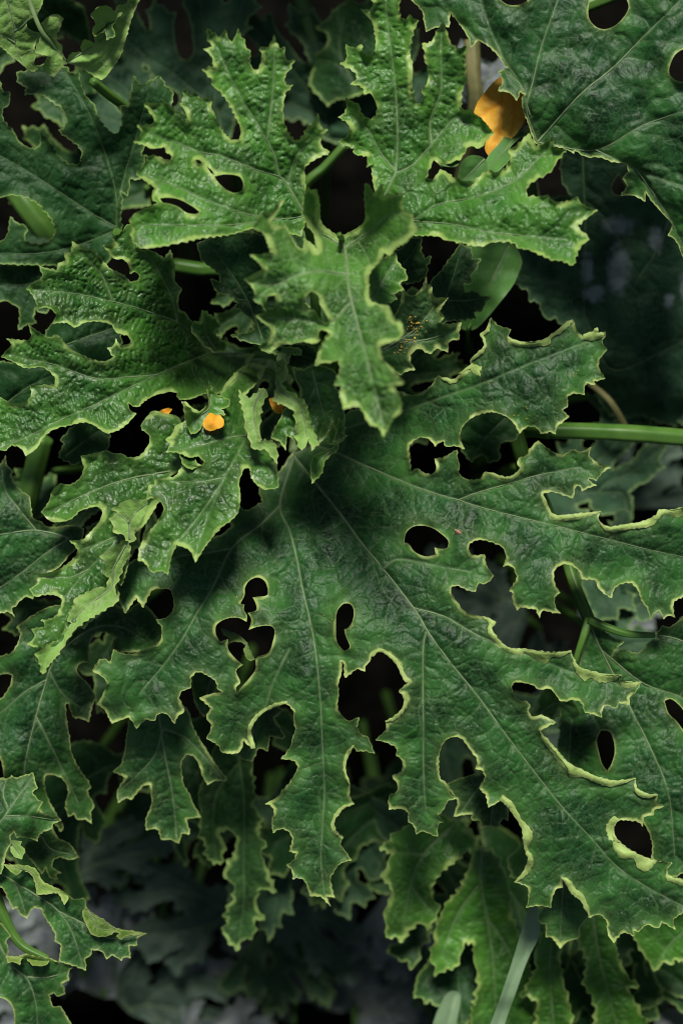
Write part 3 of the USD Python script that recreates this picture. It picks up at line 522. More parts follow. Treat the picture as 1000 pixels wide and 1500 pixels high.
leaf|squash_plant|glossy|242,606 226,602 212,614 207,626 220,640 216,654 204,668 186,670 180,665 166,664 156,660 140,664 118,668 123,684 116,702 102,710 88,709 76,720 72,734 60,750 76,764 102,761 118,748 144,742 150,752 144,766 130,782 122,790 102,792 112,802 113,812 90,832 66,840 50,840 46,839 56,842 55,854 43,863 52,874 64,871 81,872 91,879 84,900 74,907 60,909 65,912 66,918 46,922 51,932 40,945 54,948 52,966 61,973 62,988 70,980 84,960 102,936 115,918 124,922 130,912 145,903 158,887 166,882 174,878 170,850 178,858 188,826 190,806 188,790 210,770 230,738 246,702 268,682 278,650 268,626 260,610|57,878 67,874 78,877 84,884 78,898 71,902 66,896 53,895 60,888|250,690 186,702 130,722 74,749;234,718 210,754 170,794 130,834 90,882 74,922;182,782 150,794 118,806;130,834 102,846 58,846|250,610,-1.8 210,640,-1.6 120,690,-.2 70,750,1 140,700,-.6 170,770,-.4 100,810,.6 60,840,1.2 70,900,2 60,980,2.4 120,880,1.2 180,860,-.2 190,790,0 250,690,-1.6 250,740,-1.2|roof=.08,cell=9,ladder=1.4,sec=22,rim=9,curl=6|
rolled_edge|squash_plant|under|231,729 218,730 198,736 188,732 166,746 174,752 160,760 167,772 166,780 182,784 188,796 200,790 195,778 204,764 218,746 233,735||190,790 188,766 170,750;188,766 202,748 222,734|170,735,1.2 180,780,1.4 230,732,2.6 200,735,2|roof=.1,cell=12,ladder=.2,sec=16,rim=4,curl=4,teeth=2.5|pale underside of a rolled leaf edge
rolled_edge|squash_plant|under|188,796 182,792 168,802 146,815 155,826 152,840 160,846 155,862 144,860 126,870 110,877 110,886 104,896 100,908 106,914 94,924 88,932 52,959 59,972 62,988 72,973 84,959 102,932 117,915 158,890 172,880 168,862 174,846 182,826 190,810||184,798 166,834 162,862 130,886 102,914 86,934|180,800,1.6 150,850,1.2 150,880,1.8 100,920,2.2 62,985,2.9 130,900,2.2 175,870,1.2 160,820,2|roof=.1,cell=12,ladder=.2,sec=18,rim=4,curl=4,teeth=2.5|pale underside of a long curled leaf edge
leaf|squash_plant|mature|586,548 594,544 608,541 601,529 603,517 614,510 630,518 639,510 656,516 658,500 673,497 672,486 676,472 651,475 643,473 650,464 644,455 650,445 656,436 639,436 633,431 632,419 625,416 624,406 616,424 604,433 589,425 586,445 578,460 546,474 536,498 565,534||560,512 603,486 630,457 639,440;584,496 620,498 666,484|575,480,2 600,440,3 640,430,2.4 670,475,1.6 600,530,.6 560,500,1.5|roof=.06,cell=9,ladder=.8,sec=18,rim=8,curl=6|small toothed leaf dusted with yellow pollen specks
leaf|squash_plant|dark|633,409 645,397 656,382 668,366 674,355 682,361 690,362 691,378 702,380 697,395 690,402 692,414 680,416 680,428 699,427 704,433 718,434 709,445 706,454 694,457 696,466 675,468 651,472 642,484 627,464 630,426||639,464 656,426 668,390 675,359;649,440 680,440 714,436|640,450,-1 670,360,-2 715,435,-2.2 630,480,-1.2|roof=.08,cell=7,ladder=1.2,sec=16,rim=2,curl=3,teeth=2.2|small dark toothed leaf
leaf|squash_plant|dark|526,378 560,366 586,364 601,349 618,348 616,364 622,378 632,376 625,390 627,395 618,409 596,416 594,409 586,419 574,424 579,436 560,443 531,450||536,409 572,397 596,380 613,354;574,397 596,400 620,392|560,400,-.5 600,350,-2 630,380,-2.2 575,440,-1.5|roof=.08,cell=7,ladder=1.2,sec=16,rim=3,curl=3,teeth=2.2|
leaf|squash_plant|dark|288,356 296,380 310,392 320,400 322,412 308,410 320,428 336,432 348,444 340,452 352,452 360,460 372,476 370,484 352,490 340,491 360,500 384,504 416,496 424,400 400,352 360,340 320,346||384,496 368,452 344,408 312,364;360,440 336,436|290,356,-2.4 330,420,-2 370,490,-1.6 400,380,-1.5 340,350,-2.2|roof=.08,cell=8,ladder=1.2,sec=18,rim=2,curl=3,teeth=2.2|
leaf|squash_plant|glossy|428,538 446,540 461,535 478,538 492,546 491,564 498,579 504,601 505,620 500,633 507,638 494,646 487,649 492,631 487,618 478,638 468,649 461,657 444,646 437,657 428,642 420,638 418,659 409,646 398,642 398,635 411,612 417,598 437,586 439,568 433,557||457,542 468,586 480,627;461,568 442,612 424,635|430,540,3 490,560,2.5 500,630,1.8 430,650,2.4 410,640,2.6 470,640,2.2|roof=.06,cell=8,ladder=1,sec=16,rim=4,curl=5|
rolled_edge|squash_plant|under|402,531 417,525 421,546 413,564 431,579 447,590 454,620 465,649 457,657 452,642 442,660 433,638 432,605 417,594 400,586 406,561||409,535 407,568 439,594 450,642|412,530,3.4 410,580,3.4 440,590,3.8 460,650,3.2|roof=.15,cell=9,ladder=.3,sec=14,rim=4,curl=4,teeth=3|pale folded edge beside the yellow bud
rolled_edge|squash_plant|under|350,572 365,583 385,568 391,575 383,594 380,620 381,646 402,649 406,679 387,657 372,657 361,627 357,605||385,572 372,598 376,642|355,575,1.8 385,570,2.6 380,650,2.6 400,650,2.4|roof=.15,cell=9,ladder=.3,sec=14,rim=4,curl=4,teeth=3|pale curled edge around the bud hollow
leaf|squash_plant|young|455,681 461,668 478,660 485,657 492,649 496,657 487,664 476,675 470,694 457,707 455,694||489,657 468,675 457,701|490,655,1.6 458,705,.9|roof=.25,cell=8,ladder=.5,sec=12,rim=3,curl=3,teeth=2.2|small folded leaf tip lying on the big leaf
leaf|squash_plant|young|298,602 306,590 303,568 308,564 314,576 326,581 337,586 335,595 323,599 330,607 312,607 300,615 291,631 280,636 273,620 268,590 278,599 287,606||310,578 306,598 290,610 278,626|285,640,.9 300,580,.9 330,590,.4 275,610,1.2|roof=.3,cell=7,ladder=.6,sec=10,rim=3,curl=4,teeth=1.6|crumpled little leaf beside the orange flower tip
leaf|squash_plant|young|264,665 274,659 286,659 296,665 302,674 301,684 292,682 281,687 270,682 266,674|287,671 292,669 297,675 295,681 288,677|266,670 282,666 300,678|270,668,1.2 300,680,1.2 285,660,.8|roof=.2,cell=7,ladder=.4,sec=10,rim=3,curl=4,teeth=1.4|
leaf|squash_plant|glossy|296,454 305,459 316,468 323,479 313,485 320,496 333,502 330,513 316,515 302,508 286,492 280,481 285,470 294,472||316,512 302,488 298,460;312,504 320,500|300,465,-2.2 320,480,-2.4 310,510,-4 330,505,-3|roof=.3,cell=6,ladder=.7,sec=9,rim=4,curl=6,teeth=2|
leaf|squash_plant|young|538,406 547,394 556,382 568,374 580,370 582,382 592,396 595,407 586,415 589,424 577,430 580,438 562,445 550,442 542,430||547,436 562,409 580,379|545,400,3.5 580,380,2.6 590,410,2.2 570,440,3|roof=.12,cell=7,ladder=.7,sec=11,rim=3,curl=4,teeth=2.5|
leaf|squash_plant|dark|406,509 424,503 446,503 461,512 463,531 446,538 430,538 417,527 411,520||413,516 439,520 461,527|420,510,3 450,520,2.8 440,535,2.6|roof=.12,cell=7,ladder=.7,sec=10,rim=4,curl=4,teeth=2|
leaf|squash_plant|young|394,500 409,507 430,509 442,512 439,520 426,518 422,531 415,527 411,542 406,531 407,518 391,516 380,509||391,509 417,514 435,515|385,510,3 430,515,3.2 410,535,3.4|roof=.2,cell=6,ladder=.5,sec=9,rim=5,curl=5,teeth=2|
leaf|squash_plant|young|496,612 505,627 502,638 509,638 498,648 488,651 481,646 484,631 488,620 492,633||488,646 495,631|490,640,1.8 500,625,1.6 495,650,1.4|roof=.2,cell=6,ladder=.5,sec=9,rim=4,curl=5,teeth=2|
leaf|squash_plant_002|dark|24,105 36,104 52,97 76,92 98,99 105,108 116,106 118,120 126,140 139,154 143,168 151,182 162,193 171,195 178,185 178,165 175,155 188,154 192,132 196,112 207,123 218,118 235,111 241,123 253,134 252,157 272,168 269,196 213,213 207,227 221,230 213,227 207,256 199,263 183,254 190,265 186,287 174,277 179,290 176,324 179,332 168,346 157,385 112,388 0,386 -17,385 -17,354 0,355 11,343 13,332 15,317 24,325 39,333 36,349 45,356 59,358 73,352 80,338 77,324 67,310 50,294 34,287 17,285 0,287 -17,287 -20,120 0,118 4,132 14,137 13,151 3,161 7,179 21,193 28,206 45,217 53,216 60,207 57,193 70,202 78,214 84,227 98,238 109,241 118,238 120,224 115,213 105,206 85,190 94,186 97,175 90,158 76,148 62,139 50,136 36,139 39,129 27,120 25,109||171,335 169,279 148,207 126,157 104,118 95,104;171,333 126,307 78,275 34,247 0,228 -14,223;171,304 185,248 196,212 218,134;168,338 112,360 56,371 0,371|170,335,-5 150,200,-3.4 100,110,-3 200,130,-2.8 250,150,-3.2 0,220,-3.8 40,160,-3.4 0,380,-5 120,380,-6 220,240,-4.4|roof=.06,cell=14,ladder=.7,sec=30,rim=2.5,curl=3,teeth=2.2|
leaf|squash_plant_002|dark|-17,386 0,387 50,389 81,391 95,413 84,438 64,458 52,452 49,464 53,473 39,475 27,483 29,464 27,450 14,441 0,441 -17,444||84,399 42,416 0,416|0,390,-5.6 80,400,-6 0,440,-6 40,475,-6.5|roof=.06,cell=12,ladder=.7,sec=26,rim=2,curl=3,teeth=2.2|
leaf|squash_plant_002|under|-17,-17 -14,64 0,67 17,81 34,95 46,104 55,101 50,92 53,78 50,67 59,48 42,42 39,31 49,24 56,17 63,0 60,-17||8,-11 18,28 24,73 34,92;21,45 34,36 48,21;22,62 6,53 -11,50|0,0,2 50,0,1.6 0,66,1 50,100,-.4|roof=-.05,cell=12,ladder=0,sec=15,rim=3,curl=3|pale leaf showing its veined underside
leaf|squash_plant_002|under|31,-17 42,11 57,39 60,53 53,70 53,76 70,81 63,99 67,106 78,111 90,98 97,92 118,98 140,112 151,115 165,98 176,81 182,64 190,34 200,8 206,-6 207,-17 193,-17 185,6 174,6 168,17 157,8 143,11 134,21 140,31 137,49 140,63 125,57 119,66 120,76 104,78 97,90 92,87 90,67 78,56 87,42 92,25 81,20 66,28 57,42 48,17 39,-17||36,-11 59,39 78,64 95,88;97,91 126,73 151,56 157,34;97,92 134,101 160,84 179,45 193,6|50,0,3 95,90,1.6 70,100,1 150,110,0 190,40,1.4 200,0,2 140,20,2.6 140,60,1.4|roof=.2,cell=9,ladder=0,sec=12,rim=4,curl=5|pale crumpled leaf beside a thick pale rib
leaf|squash_plant_002|dark|134,22 141,13 157,11 165,20 179,17 165,36 169,52 157,56 153,42 140,53 136,48 141,31||140,48 157,31 168,22|140,30,2 165,30,2 150,55,1.6|roof=.1,cell=8,ladder=.6,sec=14,rim=4,curl=4,teeth=2.2|
leaf|squash_plant_001|dim|826,218 821,246 827,271 835,286 801,292 771,323 754,367 763,384 761,399 754,415 774,427 775,439 788,442 795,461 804,467 812,465 820,473 832,482 847,507 858,537 869,562 884,596 906,611 936,608 973,620 1016,629 1031,476 1031,231 924,212|906,255 912,266 916,274 909,286 899,283 896,272|853,225 857,353 855,470 863,522;936,405 961,366 985,307 1004,261;857,464 893,540 955,522 1010,494;855,292 893,329 936,405|850,250,-8 760,390,-9 800,460,-10 900,350,-9.5 990,500,-11 950,580,-13 930,610,-16|roof=.04,cell=18,ladder=.7,sec=36,rim=2,curl=4,teeth=3,silver=905+330+22+16/906+395+17+38/1003+420+10+22/960+350+12+20/980+440+8+12/860+395+10+24/870+430+16+14,fine=3|
leaf|squash_plant_003|mature|-28,676 0,679 8,668 11,682 18,689 17,699 32,720 43,727 45,744 49,760 56,763 73,772 106,769 123,774 118,797 101,814 84,833 56,847 53,861 48,878 39,874 31,878 24,886 17,892 21,903 13,896 0,898 -28,898||101,788 53,777 0,783 -22,786;99,790 67,811 36,836 0,861 -25,875;53,777 28,746 8,718 3,690|120,790,-2.4 60,780,-2 0,700,-2.2 20,680,-2.6 0,880,-2.6 50,870,-3 0,800,-1.5|roof=.08,cell=10,ladder=1.2,sec=24,rim=3,curl=4|
leaf|squash_plant_003|mature|-21,959 0,961 18,955 30,929 24,918 38,908 70,890 105,887 140,901 154,890 164,884 182,894 186,899 203,884 217,890 231,908 238,932 217,952 168,954 164,946 169,934 154,926 140,929 131,943 130,957 133,971 119,971 112,980 117,990 128,1001 136,1013 140,1020 135,1034 130,1057 115,1052 111,1053 103,1041 100,1030 96,1032 98,1058 102,1083 105,1104 115,1125 133,1153 128,1160 138,1181 133,1188 134,1207 124,1200 114,1201 108,1192 100,1197 96,1178 100,1160 93,1142 80,1136 68,1136 65,1146 70,1170 82,1192 93,1212 89,1218 79,1206 63,1195 46,1170 31,1146 21,1160 7,1160 0,1111 -21,1108 -21,1027 0,1025 14,1006 18,990 10,987 0,988 -21,988||77,964 72,985 56,1038 38,1111 35,1146;68,996 38,1013 18,1030 -7,1052;72,982 91,1016 119,1038;84,957 133,922 175,918 214,940;52,1048 80,1104 115,1178|75,960,-3 60,1040,-3 40,1110,-3.6 0,1020,-3.8 0,1150,-5 120,1190,-7 130,1040,-5 200,900,-4 150,940,-4.4 60,1180,-6.5 230,940,-5|roof=.10,cell=13,ladder=.9,sec=28,rim=3,curl=4|
leaf|squash_plant|mature|186,1013 189,1048 186,1076 178,1118 166,1130 184,1139 172,1160 173,1176 186,1169 192,1172 210,1151 220,1150 222,1178 214,1200 214,1216 231,1215 237,1230 249,1230 262,1236 266,1221 278,1222 273,1200 294,1197 282,1176 279,1167 270,1152 266,1134 266,1116 273,1106 282,1107 291,1119 297,1137 304,1150 315,1144 322,1144 333,1143 315,1119 300,1095 285,1071 270,1035||231,1013 234,1055 241,1104 252,1160 259,1225;238,1069 224,1111 175,1160;241,1069 270,1080 301,1111 326,1141|240,1020,-4.5 240,1080,-4.6 260,1220,-6.5 180,1150,-5.6 320,1140,-6|roof=.10,cell=12,ladder=1,sec=24,rim=4,curl=4|
leaf|squash_plant|mature|273,982 280,988 282,1013 287,1034 298,1050 308,1044 320,1020 336,1013 336,978 315,964 287,968||315,971 304,1013 298,1044|285,990,-4 330,990,-4 300,1050,-4.6|roof=.06,cell=12,ladder=.7,sec=22,rim=3,curl=3|
leaf|squash_plant|mature|330,1050 370,1050 395,1030 415,1040 402,1052 418,1080 410,1082 395,1078 392,1100 378,1095 370,1116 350,1110 340,1102 345,1080||370,1045 370,1080 360,1110|345,1050,-3.4 415,1080,-4 370,1115,-4.4|roof=.06,cell=11,ladder=.7,sec=20,rim=4,curl=3|
leaf|squash_plant_004|mature|-28,1143 0,1140 12,1141 17,1136 23,1140 32,1137 49,1133 52,1148 55,1154 47,1161 55,1171 63,1175 59,1182 55,1189 67,1194 90,1202 78,1207 74,1215 62,1219 56,1226 55,1233 46,1229 30,1226 25,1227 20,1219 15,1226 16,1235 9,1249 5,1267 0,1281 -28,1281||-14,1224 7,1196 23,1173 48,1138;7,1196 37,1196 85,1202;14,1187 5,1166 9,1143|0,1150,-1 50,1140,-1 40,1200,-.6 85,1205,-1.8 55,1230,-2 0,1270,-1|roof=.12,cell=11,ladder=1,sec=20,rim=3,curl=3|
leaf|squash_plant_004|mature|-15,1264 5,1266 35,1269 52,1275 62,1292 72,1298 88,1305 100,1312 110,1318 122,1316 125,1320 125,1328 132,1336 150,1348 172,1361 190,1365 214,1368 200,1376 201,1385 189,1386 191,1404 182,1402 178,1408 165,1400 156,1406 150,1395 135,1391 132,1401 125,1404 126,1422 112,1416 108,1415 98,1412 86,1409 88,1398 89,1385 85,1381 80,1380 81,1370 75,1358 65,1342 60,1332 52,1330 45,1335 40,1346 30,1340 25,1330 19,1332 12,1318 4,1302 -15,1292||-10,1272 20,1292 50,1310 82,1332 105,1365 122,1418;85,1335 125,1355 162,1375 210,1369;22,1295 30,1315 38,1342|0,1280,-1.4 60,1300,-1.6 110,1400,-2.4 120,1410,-2.6 200,1370,-3 80,1340,-2 130,1325,-1.8 150,1350,-2|roof=.14,cell=10,ladder=1,sec=18,rim=2,curl=2|
rolled_edge|squash_plant_004|undergreen|5,1267 24,1282 34,1275 45,1281 51,1291 54,1311 70,1310 85,1309 94,1326 100,1314 88,1304 72,1297 62,1291 52,1274 32,1268 15,1268||15,1270 45,1278 60,1300 92,1312|30,1275,-.6 55,1265,-1.2 60,1310,-.7 95,1312,-1.2 70,1300,-1|roof=0,cell=8,ladder=0,sec=10,rim=3,curl=1|yellowish curled edge of a lobe
rolled_edge|squash_plant_004|undergreen|126,1328 121,1338 125,1352 136,1370 155,1372 170,1365 175,1368 170,1372 178,1376 185,1371 200,1370 212,1368 190,1364 172,1361 150,1347 132,1336||128,1335 145,1360 170,1362;130,1338 150,1352 172,1362|125,1330,-1 145,1370,-1.6 175,1367,-2.2 210,1368,-2.8 150,1350,-1.4|roof=0,cell=8,ladder=0,sec=9,rim=3,curl=1|yellowish curled edge near the leaf tip
leaf|squash_plant_004|mature|-15,1348 0,1352 11,1365 15,1372 9,1378 12,1392 11,1405 32,1402 38,1399 50,1402 72,1405 85,1410 108,1415 100,1425 100,1436 90,1441 96,1456 85,1460 78,1455 72,1458 78,1475 88,1475 98,1490 105,1502 110,1515 -15,1515|-12,1462 0,1462 12,1468 19,1480 21,1500 20,1510 -10,1510|-8,1370 15,1412 40,1435 52,1468 55,1500;40,1432 70,1432 98,1425|0,1370,-2 0,1440,-2 50,1430,-2 100,1420,-3 90,1460,-3.4 60,1500,-3.2 0,1490,-2.6 105,1505,-4.5|roof=.12,cell=12,ladder=1.1,sec=24,rim=3,curl=4|
rolled_edge|squash_plant_004|undergreen|10,1401 11,1410 20,1410 29,1414 32,1405 38,1402 48,1414 68,1414 72,1406 85,1410 72,1404 50,1402 38,1398 25,1402||15,1405 38,1400 68,1410|10,1405,-1.4 75,1408,-2.2 30,1413,-1|roof=0,cell=8,ladder=0,sec=9,rim=3,curl=1|yellowish curled edge over the lowest leaf
leaf|squash_plant_004|mature|76,1207 79,1217 85,1228 101,1236 108,1244 115,1256 101,1260 90,1256 79,1260 76,1270 90,1279 80,1282 85,1288 74,1286 67,1272 62,1281 51,1267 37,1249 39,1235 55,1228 64,1217||60,1224 74,1244 106,1253|75,1210,-4 100,1240,-5 115,1255,-5.5 80,1285,-6 50,1250,-4|roof=.1,cell=9,ladder=.8,sec=16,rim=4,curl=3|
leaf|squash_plant_004|under|15,1236 18,1232 32,1233 30,1240 36,1244 32,1259 23,1256 17,1249||17,1235 32,1256|20,1235,-.5 32,1255,-.5|roof=.1,cell=12,ladder=0,sec=30,rim=3,curl=1|tiny pale leaf tip showing its underside
leaf|squash_plant|dark|294,1155 291,1170 294,1185 293,1215 297,1230 303,1236 303,1254 322,1266 327,1248 330,1239 324,1230 321,1218 330,1215 345,1221 346,1236 342,1254 330,1272 328,1287 340,1287 345,1308 336,1329 327,1341 336,1347 326,1368 336,1376 346,1392 357,1374 368,1377 372,1362 372,1347 387,1348 378,1332 375,1317 378,1302 402,1304 390,1272 384,1260 381,1242 387,1239 378,1221 381,1200 372,1179 372,1161 366,1110 354,1080 318,1092||348,1098 357,1170 357,1260 357,1320 350,1380;351,1116 321,1155 312,1200 316,1257|340,1090,-10.00 360,1150,-10.50 350,1385,-14.50 322,1260,-13.00 390,1300,-13.00|roof=.35,cell=9,ladder=1,sec=18,rim=8,curl=4,teeth=4.5|long narrow leaf hanging down in shade
leaf|squash_plant_005|young|610,1190 604,1204 583,1220 558,1242 572,1250 571,1259 568,1268 559,1284 571,1298 574,1310 562,1340 566,1358 565,1373 583,1373 590,1379 598,1364 610,1354 622,1355 625,1364 638,1343 640,1331 632,1310 637,1289 649,1274 658,1268 685,1244 694,1229 670,1202||664,1208 622,1250 604,1286 595,1325 589,1367;619,1253 595,1250 568,1247;601,1298 622,1325 634,1337|640,1240,-9.50 600,1250,-9.10 590,1370,-11.50 630,1330,-10.90 565,1240,-9.90|roof=.12,cell=9,ladder=1.1,sec=20,rim=10,curl=4,teeth=4.5|
leaf|squash_plant_005|young|694,1244 688,1268 670,1307 655,1322 646,1340 637,1364 636,1385 630,1404 637,1415 637,1430 649,1421 664,1418 672,1412 673,1400 682,1379 694,1382 694,1400 697,1415 700,1439 697,1463 691,1484 690,1520 790,1520 784,1460 766,1385 748,1340 745,1298 736,1271 718,1244||706,1244 703,1286 712,1340 721,1400 727,1490;700,1298 670,1340 646,1400;714,1346 748,1400 766,1460|700,1260,-10.00 680,1330,-11.00 640,1430,-11.90 690,1500,-12.50 760,1500,-13.10 740,1380,-12.50|roof=.12,cell=11,ladder=1,sec=24,rim=7,curl=4,teeth=4.5|
leaf|squash_plant_005|mature|820,1283 799,1310 808,1304 805,1322 788,1340 790,1352 799,1354 799,1373 808,1374 820,1390 832,1379 847,1374 848,1361 859,1346 868,1325 856,1298||826,1286 822,1334 820,1382|820,1290,-3.4 820,1380,-4.4 795,1340,-4 850,1350,-4|roof=.08,cell=10,ladder=1,sec=18,rim=6,curl=3|
leaf|squash_plant_005|young|799,1358 790,1382 786,1400 786,1418 764,1457 781,1463 787,1472 786,1490 781,1511 838,1511 835,1478 826,1445 820,1412 823,1385 829,1364||808,1370 805,1430 811,1505|810,1370,-10.50 790,1450,-11.50 800,1500,-12.10 835,1460,-11.50|roof=.14,cell=10,ladder=1,sec=20,rim=6,curl=4,teeth=4.5|
leaf|squash_plant_005|young|856,1340 850,1358 847,1382 859,1406 856,1442 864,1454 872,1472 868,1511 952,1511 937,1484 919,1448 937,1445 922,1436 907,1412 901,1385 895,1352 880,1337||868,1343 877,1400 892,1460 904,1505|870,1350,-9.90 860,1450,-10.90 900,1440,-10.90 930,1500,-11.90 870,1500,-11.50|roof=.16,cell=10,ladder=1,sec=20,rim=6,curl=4,teeth=4.5|
leaf|squash_plant_005|young|910,1349 928,1370 937,1391 949,1406 955,1415 964,1421 970,1409 982,1412 988,1406 1000,1408 1030,1403 1030,1340 970,1334||1024,1352 988,1376 961,1412|950,1340,-9.10 1000,1380,-9.50 965,1420,-10.30 920,1370,-9.50|roof=.1,cell=10,ladder=1,sec=20,rim=5,curl=4,teeth=4.5|
leaf|squash_plant_005|mature|655,1148 679,1139 706,1133 730,1142 754,1166 745,1184 744,1202 736,1200 727,1214 716,1211 704,1214 703,1202 691,1202 690,1193 679,1194 664,1196 670,1175 658,1157||712,1139 694,1163 676,1190;712,1142 721,1175 718,1211|700,1150,-3.4 680,1190,-4 730,1210,-4.4|roof=.08,cell=10,ladder=.9,sec=18,rim=4,curl=3|
leaf|squash_plant_005|young|742,1260 757,1246 769,1229 787,1238 790,1262 772,1274 757,1289 752,1286||781,1241 760,1274|760,1250,-6.30 750,1280,-6.70|roof=.1,cell=10,ladder=.5,sec=20,rim=6,curl=3,teeth=4.5|
leaf|squash_plant_005|mature|864,914 854,934 847,958 838,979 829,1006 820,1036 818,1066 820,1072 816,1096 826,1120 850,1150 895,1180 940,1204 955,1234 955,1267 970,1279 985,1285 1000,1279 1036,1270 1045,1090 1036,940 1015,892 1000,904 980,919 970,916 961,931 964,937 955,937 940,952 931,957 910,952 892,966 901,952 914,940 898,934 880,922|880,1070 892,1072 898,1084 900,1102 895,1120 889,1129 882,1120 877,1102 874,1084;973,1027 982,1024 997,1036 1003,1048 1002,1072 991,1057 979,1045|864,914 880,952 922,1036 955,1102 979,1165 988,1255;864,914 850,970 838,1048 832,1120;868,914 886,919 910,925 958,930 1000,940 1030,970;922,1036 892,1024 868,1048;880,952 940,1000 1000,1024 1030,1060|863,915,-2.6 840,980,-3 830,1090,-3.6 950,1100,-2.6 980,1250,-3.4 1000,920,-2.2 900,1000,-3.2 1000,1020,-3|roof=.10,cell=13,ladder=1,sec=30,rim=3,curl=3|
leaf|squash_plant|young|775,1051 784,1036 790,1021 799,1009 814,1015 823,1027 832,1024 844,1034 847,1048 838,1054 832,1044 820,1040 817,1048 808,1054 793,1050||787,1048 814,1030 841,1039|780,1045,-2 810,1020,-1.8 840,1045,-2.2|roof=.1,cell=9,ladder=.5,sec=14,rim=6,curl=3,teeth=2.2|
rolled_edge|squash_plant|under|324,920 336,926 351,932 360,940 366,953 373,966 366,968 358,956 360,944 351,940 339,941 334,944 336,935 327,929||327,923 354,935 370,965|330,930,-2.4 370,960,-1.6 350,935,-1.8|roof=.1,cell=9,ladder=0,sec=14,rim=4,curl=1|thin pale curled strip inside a torn hole
leaf|squash_plant|dark|676,613 686,606 718,600 746,610 759,632 753,645 734,648 730,661 734,670 718,677 708,667 698,669 690,677 679,664 670,645||740,613 714,638 692,670|700,640,-5 720,670,-5.6|roof=.08,cell=10,ladder=.7,sec=20,rim=3,curl=3,teeth=2.2|
leaf|squash_plant|dark|68,484 100,460 160,464 176,488 172,528 140,536 96,528 72,504||80,512 120,496 168,480|130,500,-4 150,520,-4.4|roof=.05,cell=14,ladder=.3,sec=24,rim=1,curl=2,teeth=2.2|
leaf|squash_plant|dark|88,644 120,616 152,620 160,640 156,664 132,664 112,680 92,672 86,664 94,652||96,668 132,640 152,628|120,660,-3.4 130,690,-3.6|roof=.05,cell=14,ladder=.3,sec=20,rim=2,curl=2,teeth=2.2|
leaf|squash_plant|dark|-8,528 24,532 72,536 88,560 48,600 0,600 -16,576||8,592 40,568 80,548|30,560,-4 50,590,-4.4|roof=.05,cell=14,ladder=.3,sec=24,rim=1,curl=2,teeth=2.2|
leaf|squash_plant|dark|462,39 480,27 492,12 513,0 528,6 546,-9 570,18 570,90 558,126 540,132 507,144 495,144 480,153 474,147 453,120 459,99 450,84 474,72 480,51||522,129 498,75 504,24;513,105 486,90 459,87|500,50,-16 470,90,-17 490,140,-16 540,60,-15|roof=.1,cell=9,ladder=1,sec=18,rim=4,curl=4,teeth=2.2|blurred toothed leaf behind the top leaf
'''

GROUP = 'squash plants growing in the bed'
PLANTS = {
    'squash_plant': 'central squash plant with the biggest deeply lobed leaf and bright young leaves above it',
    'squash_plant_001': 'squash plant behind the orange flower with a broad matte blue-green leaf',
    'squash_plant_002': 'dark squash plant under the pale crumpled leaf undersides with thin-edged round holes',
    'squash_plant_003': 'squash plant with a long drooping leaf between the pale curled edge and the yellowish lobes',
    'squash_plant_004': 'squash plant with yellowish rolled-up lobe edges in the lower left corner',
    'squash_plant_005': 'squash plant with a forking green petiole and narrow leaves hanging beside the grass blade',
}
ROOT, LEAVES, SURF = {}, {}, []
for k, lab in PLANTS.items():
    ROOT[k] = thing('squash_plant', lab, 'squash plant', GROUP)
for line in DATA.strip().split('\n'):
    name, plant, mat, out, holes, veins, ctrl, opts, label = line.split('|')
    kw = {}
    for o in opts.split(','):
        a, b = o.split('=')
        kw[a] = b if a == 'silver' else float(b)
    parent = ROOT[plant]
    if name == 'rolled_edge':
        parent = LEAVES[plant][0 if 'strip inside' in label else -1]
    if label == 'on':                                   # pale margin rolled back over the big leaf
        leaf(LEAVES[plant][0], name, mat, parse(out), [], [], None, '', on=SURF[0], **kw)
        continue
    res = leaf(parent, name, mat, parse(out), [parse(h) for h in holes.split(';') if h], [parse(v) for v in veins.split(';') if v], ctrl, label, **kw)
    if name == 'leaf':
        LEAVES.setdefault(plant, []).append(res[0])
        SURF.append((cKDTree(res[1]), res[2]))

def pxtube(parent, name, pts, r0, r1, mat, label='', sides=20, ribs=0.09, n=24):
    """pts: (x, y, e in cm) through which the tube runs; radii in picture units"""
    q = np.array(pts, float)
    cv = curve_open(q, 1.0) if len(q) > 2 else q[0] + (q[1] - q[0]) * np.linspace(0, 1, n)[:, None]
    cv = cv[np.linspace(0, len(cv) - 1, n).astype(int)]
    path = path_of(parent, name)
    r = np.linspace(r0, r1, n) * PX * (1 + 0.06 * (vnoise(np.arange(n) / 3.0, np.zeros(n), len(path)) - 0.5))
    m = tube(path, to_world(cv[:, :2], cv[:, 2] / 100), r, mat, sides=sides, ribs=ribs)
    if label: tag(m.GetPrim(), label=label)
    return path

def ground_e(x, y, z=0.0):
    return float(depth_at_height(np.array([[x, y]]), z)[0]) * 100

